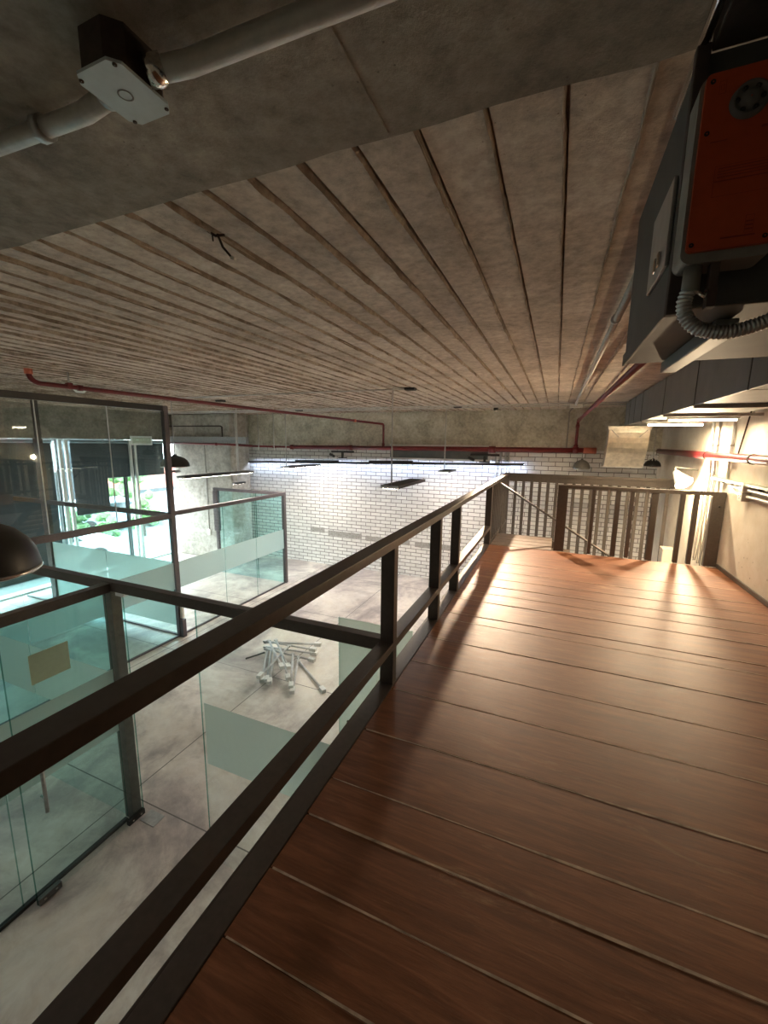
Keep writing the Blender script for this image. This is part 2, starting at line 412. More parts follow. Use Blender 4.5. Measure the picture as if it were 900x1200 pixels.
def near_beam():
    mb = MB(); n = 90; vs = []; fs = []
    for i in range(n + 1):
        x = -11.4 + 13.45 * i / n
        e = 1.14 + 0.012 * mnoise.noise(Vector((x * 4, 0, 0))) + 0.006 * mnoise.noise(Vector((x * 15, 2, 0)))
        vs += [(x, -4.0, ZC - 0.022), (x, e, ZC - 0.022), (x, e, ZC + 0.03)]
    for i in range(n):
        a = i * 3; fs += [(a, a + 3, a + 4, a + 1), (a + 1, a + 4, a + 5, a + 2)]
    mb.add(vs, fs)
    for x in (-0.47, -3.0): mb.box(x - 0.004, x + 0.004, -1.0, 1.12, ZC - 0.026, ZC - 0.02)
    return mb
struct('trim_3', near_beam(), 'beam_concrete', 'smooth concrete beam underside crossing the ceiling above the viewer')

# mezzanine deck: boards running across, dusty seams between them
joints = [-2.0, -1.6, -1.25, -0.9, -0.55, -0.2, 0.1, 0.36, 0.56, 0.79, 1.023, 1.266, 1.47, 1.833, 2.242, 2.62, 3.02, 3.42, 3.586, 3.97, 4.222, 4.47, 4.75, 5.05, 5.47, 5.956, 6.44]
def deck():
    mb = MB()
    for a, b in zip(joints[:-1], joints[1:]):
        g = random.uniform(0.0015, 0.004)
        mb.cbox(-0.862, 2.045, a + g, b - g, -0.045, random.uniform(-0.0015, 0.0015), 0.003)
    return mb
dk = struct('deck', deck(), 'varnished_wood', 'reddish brown varnished plank floor of the mezzanine')
seam = MB()
for yj in joints[1:-1]:
    n = 40; vs = []; fs = []
    for i in range(n + 1):
        x = -0.85 + 2.88 * i / n; w = 0.0025 + 0.0045 * max(0, mnoise.noise(Vector((x * 2.3, yj * 9, 0))) + 0.35)
        vs += [(x, yj - w, 0.0022), (x, yj + w, 0.0022)]
    for i in range(n): fs.append((2 * i, 2 * i + 2, 2 * i + 3, 2 * i + 1))
    seam.add(vs, fs)
struct('deck_seams', seam, 'seam_dust', 'pale dusty seams', parent=dk)
struct('trim_4', MB().box(-0.862, 2.045, -2.0, 6.44, -0.20, -0.05), 'dark_steel', 'dark steel structure under the mezzanine planks')
# landing beyond the deck, then the flight going down to the right
st = thing('staircase', (0.6, 6.95, ZL), 'wooden staircase with a slatted landing beyond the deck, going down to the right', 'staircase')
lb = MB()
for i in range(4):
    a = 6.47 + i * 0.232; lb.cbox(-0.862, 0.04, a, a + 0.212, -0.05, -0.004, 0.006)
lb.build('landing', 'tread_wood', st)
for k in range(1, 8):
    x = 0.04 + (k - 1) * 0.27; z = -0.175 * k
    MB().cbox(x, x + 0.285, 6.50, 7.38, z - 0.045, z, 0.004).build('tread', 'tread_wood', st)
for y in (6.485, 7.385):
    MB().prism([(0.0, -0.02), (2.0, -1.32), (2.0, -1.55), (0.0, -0.27)], y - 0.012, y + 0.012).build('stringer', 'grey_brown_steel', st)
MB().cbox(-0.862, 0.04, 7.40, 7.43, -0.16, -0.01).build('landing_edge', 'grey_brown_steel', st)

# ================================================================== RAILINGS
rl = thing('railing', (-0.91, 2.2, -0.05), 'dark brown steel railing along the left edge of the plank deck', 'railing')
xo, xi = -0.958, -0.866
MB().cbox(xo, xi, -1.5, 8.9, 0.916, 0.966, 0.003).build('top_rail', 'dark_steel', rl)
MB().cbox(xo, xi, -1.5, 6.42, 0.246, 0.298, 0.003).build('mid_rail', 'dark_steel', rl)
MB().cbox(xo, xi + 0.002, -1.5, 6.44, -0.05, 0.004, 0.003).build('base_rail', 'dark_steel', rl)
for (a, b) in ((-0.35, -0.29), (2.27, 2.335), (3.36, 3.425), (4.14, 4.20), (6.42, 6.50)):
    MB().cbox(xo + 0.001, xi - 0.001, a, b, 0.004, 0.918, 0.003).build('post', 'dark_steel', rl)
MB().cbox(xo - 0.015, xo, -1.5, 6.5, -0.22, 0.0).build('fascia', 'dark_steel', rl)
for i in range(12):
    y = 6.70 + i * 0.18
    MB().cbox(-0.935, -0.89, y, y + 0.02, -0.06 if y < 7.4 else -0.72, 0.918, 0.002).build('baluster', 'grey_brown_steel', rl)
MB().cbox(-0.945, -0.88, 6.52, 8.9, -0.06, -0.012, 0.002).build('lower_rail', 'grey_brown_steel', rl)

rr = thing('railing', (0.5, 8.95, -0.75), 'brown steel screen of upright bars across the far side of the stairwell', 'railing')
MB().cbox(-0.958, 2.045, 8.90, 9.0, 0.916, 0.968, 0.003).build('top_rail', 'grey_brown_steel', rr)
MB().cbox(-0.958, 2.045, 8.935, 8.965, 0.80, 0.916, 0.003).build('upper_band', 'grey_brown_steel', rr)
MB().cbox(-0.95, 2.045, 8.92, 8.98, -0.80, -0.72, 0.003).build('lower_rail', 'grey_brown_steel', rr)
MB().cbox(-0.955, -0.87, 8.905, 8.99, -0.72, 0.916, 0.003).build('post', 'grey_brown_steel', rr)
for i in range(18):
    x = -0.74 + i * 0.158
    MB().cbox(x - 0.03, x + 0.03, 8.94, 8.96, -0.72, 0.80, 0.002).build('baluster', 'grey_brown_steel', rr)

fr = thing('railing', (1.05, 6.5, -0.05), 'brown steel balustrade closing the far end of the deck in front of the stairs', 'railing')
MB().cbox(0.06, 2.04, 6.46, 6.54, 0.935, 0.985, 0.003).build('top_rail', 'grey_brown_steel', fr)
MB().cbox(0.062, 0.20, 6.462, 6.55, 0.0, 0.936, 0.003).build('newel_post', 'grey_brown_steel', fr)
ep = MB().cbox(1.90, 2.04, 6.462, 6.538, 0.0, 0.936, 0.003).build('end_post', 'grey_brown_steel', fr)
MB().lathe([(0, 0), (0.012, 0), (0.012, 0.02), (0, 0.02)], (1.98, 6.462, 0.80), 12, Matrix.Rotation(R(90), 4, 'X')).build('bolt', 'black_metal', ep)
for x, w in ((0.535, 0.045), (0.84, 0.06), (1.01, 0.045), (1.275, 0.07), (1.59, 0.05), (1.74, 0.05)):
    MB().cbox(x - w / 2, x + w / 2, 6.47, 6.535, 0.0, 0.936, 0.002).build('baluster', 'grey_brown_steel', fr)
hr = thing('handrail', (0.4, 7.36, -0.6), 'slanting brown handrail of the stairs behind the balustrade', 'handrail')
MB().tube([(-0.86, 7.36, 0.885), (1.9, 7.36, -0.82)], 0.018, 12).build('rail', 'grey_brown_steel', hr)
for x, z in ((-0.82, 0.86), (0.45, 0.075), (1.75, -0.727)):
    zb = -0.01 if x < 0 else -0.18 * (1 + math.floor((x - 0.04) / 0.27))
    MB().tube([(x, 7.36, zb), (x, 7.36, z)], 0.010, 8).build('support', 'grey_brown_steel', hr)

# ================================================================== GLASS PARTITIONS
# tall glass wall (plane x = -6.4) with low continuation and return frame
tw = thing('glass_partition', (-6.4, 3.0, ZL), 'tall dark framed glass wall reaching nearly to the ceiling on the left', 'glass partition')
MB().cbox(-6.44, -6.36, 5.27, 5.36, ZL, 2.14, 0.003).build('post', 'violet_steel', tw)
MB().cbox(-6.43, -6.37, -2.0, 5.27, 2.05, 2.14, 0.003).build('top_rail', 'black_metal', tw)
MB().cbox(-6.43, -6.37, -2.0, 5.27, 0.14, 0.24, 0.003).build('transom', 'violet_steel', tw)
MB().cbox(-6.42, -6.38, -2.0, 5.27, ZL, ZL + 0.03, 0.003).build('sill', 'violet_steel', tw)
ys = [-2.0, 0.6, 1.9, 3.34, 4.30, 5.27]
for a, b in zip(ys[:-1], ys[1:]):
    MB().box(-6.405, -6.395, a + 0.004, b - 0.004, 0.24, 2.05).build('upper_pane', 'pale_glass', tw)
for b in ys[1:-1]: MB().box(-6.41, -6.39, b - 0.003, b + 0.003, 0.24, 2.05).build('pane_joint', 'light_aluminium', tw)
for a, b in ((-2.0, 0.6), (0.6, 2.95), (2.95, 5.27)):
    gp = MB().box(-6.405, -6.395, a + 0.004, b - 0.004, ZL + 0.03, 0.14).build('lower_pane', 'green_glass', tw)
    MB().box(-6.392, -6.391, a + 0.006, b - 0.006, -1.2, -0.69).build('frosted_band', 'frosted_film', gp)
MB().cbox(-6.36, -6.28, 5.28, 5.36, ZL, ZL + 0.35, 0.003).build('base_box', 'violet_steel', tw)
MB().cbox(-6.355, -6.30, 5.30, 5.345, ZL + 0.37, ZL + 0.62, 0.003).build('switch_plate', 'white_plastic', tw)

lw = thing('glass_partition', (-6.4, 7.0, ZL), 'low frosted band glass partition with grey frame in front of the concrete column', 'glass partition')
MB().cbox(-6.43, -6.36, 5.36, 8.62, 0.19, 0.27, 0.003).build('top_rail', 'violet_steel', lw)
MB().cbox(-6.44, -6.36, 8.62, 8.71, ZL, 0.27, 0.003).build('corner_post', 'violet_steel', lw)
MB().cbox(-6.42, -6.38, 5.36, 8.62, ZL, ZL + 0.03, 0.002).build('sill', 'violet_steel', lw)
ed = [5.36, 6.55, 7.55, 8.62]
for a, b in zip(ed[:-1], ed[1:]):
    gp = MB().box(-6.405, -6.395, a + 0.004, b - 0.004, ZL + 0.03, 0.19).build('pane', 'pale_glass', lw)
    MB().box(-6.392, -6.391, a + 0.006, b - 0.006, -1.2, -0.69).build('frosted_band', 'frosted_film', gp)
    MB().box(-6.406, -6.394, b - 0.004, b, ZL + 0.03, 0.19).build('pane_edge', 'glass_edge', gp)
# return of the low partition (runs left at y = 8.66)
rt = thing('glass_partition', (-7.6, 8.66, ZL), 'short grey framed glass return at the far end of the low partition', 'glass partition')
MB().cbox(-8.74, -6.45, 8.63, 8.70, 0.19, 0.27, 0.003).build('top_rail', 'violet_steel', rt)
MB().cbox(-8.74, -8.60, 8.61, 8.72, -0.95, 0.19, 0.003).build('post', 'violet_steel', rt)
MB().cbox(-8.70, -8.62, 8.63, 8.70, ZL, -0.95, 0.003).build('post_foot', 'violet_steel', rt)
gp = MB().box(-8.60, -6.45, 8.66, 8.67, ZL, 0.19).build('pane', 'cyan_glass', rt)
MB().box(-7.3, -7.288, 8.655, 8.675, ZL, 0.19).build('pane_edge', 'glass_edge', gp)
# glass wall crossing behind the tall one (y = 5.32)
bw = thing('glass_partition', (-8.8, 5.32, ZL), 'glass wall with frosted lower band running back from the tall glass wall to the street windows', 'glass partition')
MB().cbox(-11.35, -6.45, 5.29, 5.35, 0.15, 0.24, 0.003).build('transom', 'dark_steel', bw)
MB().cbox(-10.28, -10.12, 5.27, 5.37, ZL, 1.55, 0.003).build('post', 'dark_steel', bw)
MB().cbox(-10.22, -10.12, 5.28, 5.36, 1.55, 2.34, 0.003).build('upper_post', 'dark_steel', bw)
MB().cbox(-11.35, -6.45, 5.30, 5.34, ZL, ZL + 0.03, 0.002).build('sill', 'violet_steel', bw)
for a, b in ((-10.12, -8.35), (-8.35, -6.45)):
    gp = MB().box(a + 0.004, b - 0.004, 5.315, 5.325, ZL + 0.03, 0.15).build('lower_pane', 'green_glass', bw)
    MB().box(a + 0.006, b - 0.006, 5.311, 5.312, -1.95, -0.69).build('frosted_band', 'frosted_film', gp)
    MB().box(a + 0.004, b - 0.004, 5.315, 5.325, 0.24, 2.2).build('upper_pane', 'pale_glass', bw)
MB().box(-11.35, -10.28, 5.315, 5.325, ZL + 0.03, 2.2).build('side_pane', 'pale_glass', bw)

# near glass room: corner post, beams, door
cw = thing('glass_partition', (-3.57, 1.0, ZL), 'glass room front below the railing with grey corner post and dark top rail', 'glass partition')
MB().cbox(-3.69, -3.575, 2.28, 2.37, ZL, 0.215, 0.003).build('corner_post', 'grey_post_paint', cw)
MB().cbox(-3.62, -3.54, -2.5, 2.26, 0.22, 0.30, 0.003).build('top_rail', 'dark_steel', cw)
MB().cbox(-3.66, -3.62, -2.5, 2.26, ZL, ZL + 0.03, 0.003).build('floor_channel', 'black_metal', cw)
for a, b in ((-2.5, -0.6), (-0.6, 0.62), (0.62, 1.40), (1.40, 2.27)):
    gp = MB().box(-3.646, -3.636, a + 0.003, b - 0.003, ZL + 0.03, 0.215).build('pane', 'green_glass', cw)
    MB().box(-3.632, -3.631, a + 0.006, b - 0.006, -1.17, -0.54).build('frosted_band', 'frosted_film', gp)
    MB().box(-3.647, -3.635, b - 0.003, b + 0.001, ZL + 0.03, 0.215).build('pane_edge', 'glass_edge', gp)
cb = thing('frame_beam', (-2.3, 2.3, 0.22), 'dark steel frame beam crossing the hall from the railing post to the far glass wall', 'beam')
MB().cbox(-6.35, -0.96, 2.265, 2.335, 0.225, 0.31, 0.003).build('bar', 'dark_steel', cb)
MB().cbox(-3.50, -3.40, 2.27, 2.33, 0.19, 0.224, 0.003).build('bracket', 'light_aluminium', cb)
xw = thing('glass_partition', (-5.0, 2.3, ZL), 'frameless glass wall under the cross beam left of the grey corner post', 'glass partition')
for a, b in ((-6.33, -5.0), (-5.0, -3.66)):
    gp = MB().box(a + 0.004, b - 0.004, 2.295, 2.305, ZL + 0.001, 0.22).build('pane', 'green_glass', xw)
    MB().box(a + 0.008, b - 0.008, 2.291, 2.292, -1.17, -0.6).build('frosted_band', 'frosted_film', gp)
fg = thing('glass_partition', (-1.8, 2.3, ZL), 'frameless glass pane with frosted band seen through the near railing gap', 'glass partition')
gp = MB().box(-2.587, -0.99, 2.295, 2.305, ZL + 0.001, 0.22).build('pane', 'clear_glass', fg)
MB().box(-2.55, -1.0, 2.291, 2.292, -1.17, -0.6).build('frosted_band', 'frosted_film', gp)
MB().box(-2.589, -2.587, 2.294, 2.306, ZL + 0.001, 0.22).build('pane_edge', 'glass_edge', gp)
# frosted leaf standing under the deck edge
gl = thing('glass_door', (-1.3, 3.0, ZL), 'frosted greenish glass door leaf under the deck edge behind the first post', 'glass door')
MB().box(-1.66, -0.98, 3.0, 3.012, ZL + 0.01, 0.03).build('leaf', 'frosted_film', gl)
MB().cbox(-1.58, -1.55, 2.985, 3.03, -1.45, -0.95, 0.003).build('handle', 'black_metal', gl)
MB().box(-1.665, -1.66, 2.998, 3.014, ZL + 0.01, 0.03).build('leaf_edge', 'glass_edge', gl)
# pivoting door leaf at the corner
gd = thing('glass_door', (-3.56, 1.9, ZL), 'frameless glass door with metal floor fittings beside the grey corner post', 'glass door')
MB().box(-3.561, -3.549, 1.455, 2.37, ZL + 0.015, 0.20).build('leaf', 'clear_glass', gd)
MB().box(-3.562, -3.548, 1.451, 1.455, ZL + 0.015, 0.20).build('leaf_edge', 'glass_edge', gd)
MB().box(-3.562, -3.548, 2.37, 2.374, ZL + 0.015, 0.20).build('leaf_edge', 'glass_edge', gd)
for a, b, m in ((1.455, 1.62, 'grey_post_paint'), (2.21, 2.375, 'black_metal')):
    pf = MB().cbox(-3.575, -3.535, a, b, ZL + 0.01, ZL + 0.065, 0.003).build('patch_fitting', m, gd)
    for t in (0.25, 0.75):
        MB().lathe([(0, 0), (0.009, 0), (0.009, 0.004), (0, 0.004)], (-3.535, a + (b - a) * t, ZL + 0.038), 10, Matrix.Rotation(R(90), 4, 'Y')).build('screw', 'chrome', pf)
hd = MB().tube([(-3.50, 1.575, -0.92), (-3.50, 1.575, -1.36)], 0.014, 12).build('handle', 'galvanised', gd)
for z in (-1.0, -1.24): MB().tube([(-3.56, 1.575, z), (-3.50, 1.575, z)], 0.009, 10).build('handle_fixing', 'chrome', hd)
fs_ = thing('floor_spring', (-3.44, 2.36, ZL), 'square metal floor spring cover beside the door hinge', 'floor plate')
MB().cbox(-3.52, -3.33, 2.30, 2.43, ZL, ZL + 0.006, 0.002).build('cover', 'galvanised', fs_)
tag(MB().box(-3.629, -3.625, 1.645, 1.925, -0.345, -0.10).build('paper_notice', 'pale_sign'), 'blank pale green sheet stuck on the near glass wall', 'notice')

# ================================================================== STREET FRONT
wi = 0
yy = [1.5, 2.9, 4.4, 6.36, 8.12, 9.55]
for a, b in zip(yy[:-1], yy[1:]):
    wi += 1
    w = struct('window_%d' % wi, MB().box(-11.555, -11.545, a + 0.03, b - 0.03, ZL + 0.05, 1.55), 'clear_glass', 'street window pane %s' % ('behind the glass rooms' if wi > 1 else 'out of view'))
    fm = MB()
    for y in (a, b): fm.cbox(-11.6, -11.5, y - 0.03, y + 0.03, ZL, 1.55)
    for z in (0.74, 1.52): fm.cbox(-11.59, -11.51, a + 0.03, b - 0.03, z - 0.025, z + 0.025)
    fm.cbox(-11.6, -11.5, a + 0.03, b - 0.03, ZL, ZL + 0.05)
    struct('window_frame', fm, 'light_aluminium', parent=w)
    if wi >= 3: w['label'] = {3: 'street window mostly covered by the long dark blind', 4: 'middle street window with bright lower half', 5: 'street window nearest the concrete column'}[wi]
for y0, y1, zb, lab in ((1.6, 4.35, -0.9, 'added unseen dark blind on the windows nearest the solid wall'), (4.45, 6.2, -1.8, 'dark blue grey roller blind pulled almost to the floor at far left'),  # first blind is added out of view to darken reflections in the glass
                        (6.62, 7.5, -0.42, 'dark roller blind pulled halfway down beside the bright window'),
                        (7.5, 9.3, 0.50, 'short dark roller blind rolled up highest, next to the column')):
    t = thing('roller_blind', (-11.38, (y0 + y1) / 2, zb), lab, 'blind', 'roller blinds on the street windows')
    mb = MB(); nn = 14
    vs = []; fs = []
    for i in range(nn + 1):
        y = y0 + (y1 - y0) * i / nn; dx = 0.008 * math.sin(i * 1.3)
        vs += [(-11.38 + dx, y, zb), (-11.38 + dx, y, 1.46), (-11.376 + dx, y, zb), (-11.376 + dx, y, 1.46)]
    for i in range(nn):
        a = 4 * i; fs += [(a, a + 4, a + 5, a + 1), (a + 2, a + 3, a + 7, a + 6), (a, a + 2, a + 6, a + 4)]
    mb.add(vs, fs, True); mb.build('fabric', 'blind_fabric', t)
    MB().tube([(-11.36, y0, 1.48), (-11.36, y1, 1.48)], 0.035, 12).build('roller', 'blue_grey_steel', t)
    MB().tube([(-11.376, y0, zb), (-11.376, y1, zb)], 0.012, 8).build('bottom_bar', 'blue_grey_steel', t)
for y in (6.34, 6.48, 8.16, 8.30):
    tag(MB().cbox(-11.325, -11.265, y - 0.035, y + 0.035, ZL, 1.54).build('window_mullion', 'white_paint'), 'bright white upright of the street windows', 'mullion', 'white uprights in front of the street windows')
# concrete column between street front and brick wall
tt = thing('conduit', (-9.95, 9.57, -1.2), 'thin conduit with small white outlet down the concrete column', 'conduit')
MB().tube([(-9.95, 9.585, 1.45), (-9.95, 9.585, -1.2)], 0.012, 8).build('run', 'conduit_grey', tt)
MB().cbox(-10.01, -9.89, 9.56, 9.6, -1.38, -1.2, 0.004).build('outlet', 'white_plastic', tt)
cl = MB(); cl.cbox(-11.3, -8.95, 9.6, 10.44, ZL, ZC - 0.02, 0.06)
struct('column', cl, 'column_concrete', 'broad concrete column between the street windows and the brick wall')
# outside
struct('ground', MB().box(-60, -11.95, -30, 45, -2.6, -2.5), 'asphalt', 'pale street surface outside the windows')
bd = thing('building', (-24, 18.5, -2.5), 'reddish building across the street seen between the window uprights', 'building')
MB().box(-26, -22.5, 16.0, 21.5, -2.5, 0.4).build('wall', 'red_render', bd)
MB().box(-26.2, -22.3, 15.8, 21.7, -1.55, -1.35).build('ledge', 'dark_render', bd)
MB().box(-26.2, -22.2, 15.8, 21.7, -2.5, -1.55).build('plinth', 'pale_render', bd)
MB().box(-26.2, -22.3, 15.8, 21.7, 0.4, 0.6).build('cornice', 'pale_render', bd)
db = thing('building', (-34, 14, -2.5), 'dark tall building far across the street', 'building')
MB().box(-40, -30, 12, 21, -2.5, 3.0).build('wall', 'dark_render', db)
for i in range(4): MB().box(-29.99, -29.95, 12.8 + i * 2, 13.9 + i * 2, -0.6, 1.0).build('window', 'car_window', db)
def shrub(x, y, h, r, lab, mat, seed):
    t = thing('shrub', (x, y, -2.5), lab, 'shrub', 'street shrubs outside the windows')
    random.seed(seed)
    mb = MB()
    for i in range(26):
        a = random.uniform(0, 6.28); rr = r * random.uniform(0, 0.8)
        mb.blob((x + rr * math.cos(a), y + rr * math.sin(a), -2.5 + h * random.uniform(0.3, 0.95)), r * random.uniform(0.18, 0.34), i + seed, 1, 0.9, 3)
    mb.build('foliage', mat, t)
    MB().tube([(x, y, -2.5), (x, y, -2.5 + 0.6 * h)], 0.05, 7).build('stem', 'trunk_bark', t)
shrub(-15.2, 9.7, 1.4, 0.55, 'rounded pale shrub outside, left of the white uprights', 'leaf_green', 11)
shrub(-16.0, 11.9, 1.9, 0.7, 'leafy shrub outside, right of the white uprights', 'leaf_green', 12)
shrub(-17.5, 10.2, 1.3, 0.6, 'darker low shrub outside behind the pale one', 'leaf_dark', 13)
shrub(-21.0, 14.6, 3.2, 1.3, 'tall green tree crown outside left of the reddish building', 'leaf_green', 14)
def car(x, y, rz, mat, lab):
    t = thing('car', (x, y, -2.5), lab, 'car', 'cars parked outside')
    M = Matrix.Translation((x, y, -2.5)) @ Matrix.Rotation(rz, 4, 'Z')
    prof = [(-2.0, 0.3), (-2.05, 0.75), (-1.75, 0.85), (-1.2, 1.35), (0.5, 1.38), (1.05, 0.92), (1.9, 0.8), (2.0, 0.35)]
    MB().prism(prof, -0.82, 0.82, M).build('body', mat, t)
    MB().prism([(-1.5, 0.9), (-1.1, 1.28), (0.42, 1.30), (0.85, 0.92)], -0.835, 0.835, M).build('windows', 'car_window', t)
    for wx in (-1.25, 1.25):
        for wy in (-0.74, 0.74):
            c = M @ Vector((wx, wy, 0.31))
            MB().lathe([(0, -0.09), (0.31, -0.09), (0.31, 0.09), (0, 0.09)], c, 18, (Matrix.Rotation(rz, 4, 'Z') @ Matrix.Rotation(R(90), 4, 'X'))).build('wheel', 'tyre', t)
car(-14.4, 7.2, R(80), 'car_paint_white', 'white car parked outside the near street window')
car(-18.6, 12.4, R(75), 'car_paint_blue', 'blue grey car parked outside behind the shrubs')
random.seed(21)

# ================================================================== LAMPS
def dome_lamp(x, y, zr, r, h, rodtop, label, cage=False, name='pendant_lamp', mat='black_metal'):
    t = thing(name, (x, y, zr), label, 'pendant lamp', None)
    prof = [(r, 0), (r * 0.995, h * 0.12), (r * 0.95, h * 0.35), (r * 0.84, h * 0.58), (r * 0.66, h * 0.78), (r * 0.42, h * 0.92), (r * 0.16, h), (r * 0.13, h * 1.12), (0.001, h * 1.14)]
    inner = [(r * 0.985, 0), (r * 0.93, h * 0.35), (r * 0.82, h * 0.56), (r * 0.64, h * 0.75), (r * 0.4, h * 0.89), (0.001, h * 0.95)]
    sh = MB().lathe(prof, (x, y, zr), 36).build('shade', mat, t)
    MB().lathe(inner, (x, y, zr), 36).build('shade_lining', 'reflector_inside', sh)
    MB().lathe([(r * 1.0, -0.006), (r * 1.02, 0.0), (r * 1.0, 0.012), (r * 0.97, 0.0), (r * 1.0, -0.006)], (x, y, zr), 36).build('rim', 'chrome', sh)
    MB().lathe([(0.001, -0.02), (0.03, 0.0), (0.04, 0.04), (0.025, 0.08), (0.02, h * 0.9)], (x, y, zr + h * 0.15), 16).build('bulb', 'white_plastic', t)
    if rodtop: MB().tube([(x, y, zr + h * 1.12), (x, y, rodtop)], 0.009, 8).build('rod', 'conduit_grey', t)
    return t
dome_lamp(-2.05, 0.80, 1.035, 0.205, 0.20, ZC - 0.022, 'black dome pendant lamp with chrome rim at the left edge, nearest the viewer')
t = dome_lamp(-6.85, 5.85, 1.045, 0.26, 0.21, ZC, 'black dome pendant lamp hanging just right of the tall glass wall post')
MB().cbox(-6.91, -6.79, 5.79, 5.91, 0.93, 0.975).build('lower_bracket', 'galvanised', t)
MB().tube([(-6.99, 5.85, 1.04), (-6.88, 5.85, 0.96)], 0.006, 6).build('wire_loop', 'galvanised', t)
MB().tube([(-6.71, 5.85, 1.04), (-6.82, 5.85, 0.96)], 0.006, 6).build('wire_loop', 'galvanised', t)
dome_lamp(0.54, 10.29, 1.035, 0.178, 0.2, 1.387, 'grey dome lamp in front of the brick wall, left of the bent duct end', mat='actuator_grey')
t = dome_lamp(1.80, 9.75, 1.15, 0.15, 0.15, 2.36, 'dark dome lamp with wire cage, right of the bent duct end')
cg = MB()
for k in range(5):
    a = math.pi * k / 5
    cg.tube([(1.8 + 0.09 * math.cos(a) * math.cos(q), 9.75 + 0.09 * math.sin(a) * math.cos(q), 1.27 + 0.12 * math.sin(q)) for q in [math.pi * i / 10 for i in range(11)]], 0.006, 6)
cg.build('cage', 'light_aluminium', t)

# lit reflector lamp by the stair wall
def reflector():
    x, y, z = 1.80, 7.58, 1.06
    t = thing('reflector_lamp', (x, y, z), 'lit conical reflector lamp glowing white by the right wall above the stairs', 'lamp')
    ax = Vector((0.35, -0.62, -0.62)).normalized()
    M = ax.to_track_quat('Z', 'Y').to_matrix().to_4x4()
    c = Vector((x, y, z)) - ax * 0.12
    MB().lathe([(0.02, -0.06), (0.045, -0.04), (0.06, 0.02), (0.105, 0.14), (0.125, 0.2)], c, 28, M).build('reflector', 'light_aluminium', t)
    MB().lathe([(0.001, 0.02), (0.055, 0.025), (0.10, 0.14), (0.121, 0.2)], c, 28, M).build('reflector_lining', 'reflector_inside', t)
    MB().lathe([(0.001, 0.05), (0.02, 0.06), (0.028, 0.09), (0.02, 0.115), (0.001, 0.12)], c, 16, M).build('bulb', 'bulb_glow', t)
    MB().tube([c - ax * 0.05, c - ax * 0.1 + Vector((0.03, 0.03, 0.03)), (2.04, 7.75, 1.2)], 0.012, 8).build('arm', 'conduit_grey', t)
reflector()

def linear(x0, x1, y0, y1, z, rods, lab):
    xm = (x0 + x1) / 2
    t = thing('linear_pendant', (xm, (y0 + y1) / 2, z), lab, 'pendant lamp', 'linear pendant lamps of the hall')
    b = MB().cbox(x0, x1, y0, y1, z, z + 0.05, 0.004).build('housing', 'black_metal', t)
    MB().cbox(x0 + 0.002, x1 - 0.002, y0 - 0.012, y0, z + 0.002, z + 0.048, 0.002).build('end_cap', 'galvanised', t)
    MB().box(x0 + 0.03, x1 - 0.03, y0 + 0.03, y1 - 0.03, z - 0.004, z).build('diffuser', 'cool_diffuser', t)
    for ry in rods:
        MB().tube([(xm, ry, z + 0.05), (xm, ry, ZC - 0.05), (xm + 0.02, ry + 0.02, ZC - 0.015), (xm + 0.13, ry + 0.2, ZC - 0.012)], 0.012, 8).build('rod', 'conduit_grey', t)
    return t
linear(-2.42, -2.13, 5.68, 7.05, 0.875, (5.76,), 'black linear pendant lamp on a bent conduit, largest, in the middle of the hall')
linear(-2.50, -2.24, 9.24, 9.98, 0.895, (9.32,), 'black linear pendant lamp close to the brick wall, right of the largest one')
linear(-7.06, -6.84, 6.05, 8.1, 0.79, (7.7,), 'long black linear pendant lamp in front of the concrete column')
linear(-6.30, -6.06, 8.46, 9.94, 0.90, (8.52,), 'thin black linear pendant lamp in front of the left part of the brick wall')
linear(-8.50, -8.38, 9.1, 9.55, 0.33, (9.3,), 'small dark linear lamp above the glass return by the column')
for x, y, d, lab in ((-2.06, 5.92, 0.0, 'small black ceiling box beside the conduit of the largest linear pendant'),
                     (-2.05, 9.02, 0.0, 'small black ceiling box beside the conduit of the far linear pendant'),
                     (-6.30, 6.55, 0.0, 'small black ceiling box above the red pipe at left'),
                     (-6.1, 9.0, 0.0, 'small black ceiling box above the thin linear pendant')):
    t = thing('ceiling_box', (x, y, ZC), lab, 'junction box', 'small black ceiling boxes')
    MB().cbox(x - 0.08, x + 0.08, y - 0.06, y + 0.06, ZC - 0.045, ZC - 0.012, 0.004).build('body', 'black_metal', t)
    MB().box(x - 0.07, x + 0.07, y - 0.05, y + 0.05, ZC - 0.05, ZC - 0.045).build('cover', 'rust_black', t)
# added ceiling spot, placed so the railing throws its shadow on the deck
t = thing('added_ceiling_spot', (-1.28, 9.35, ZC), 'small dark added spotlight near the far beam, casting the railing shadow', 'spotlight')
MB().lathe([(0.045, -0.10), (0.05, -0.06), (0.04, -0.012), (0.001, -0.012)], (-1.28, 9.3, ZC), 20).build('body', 'black_metal', t)
MB().lathe([(0.001, -0.085), (0.04, -0.085)], (-1.28, 9.3, ZC), 20).build('lens', 'bulb_glow', t)

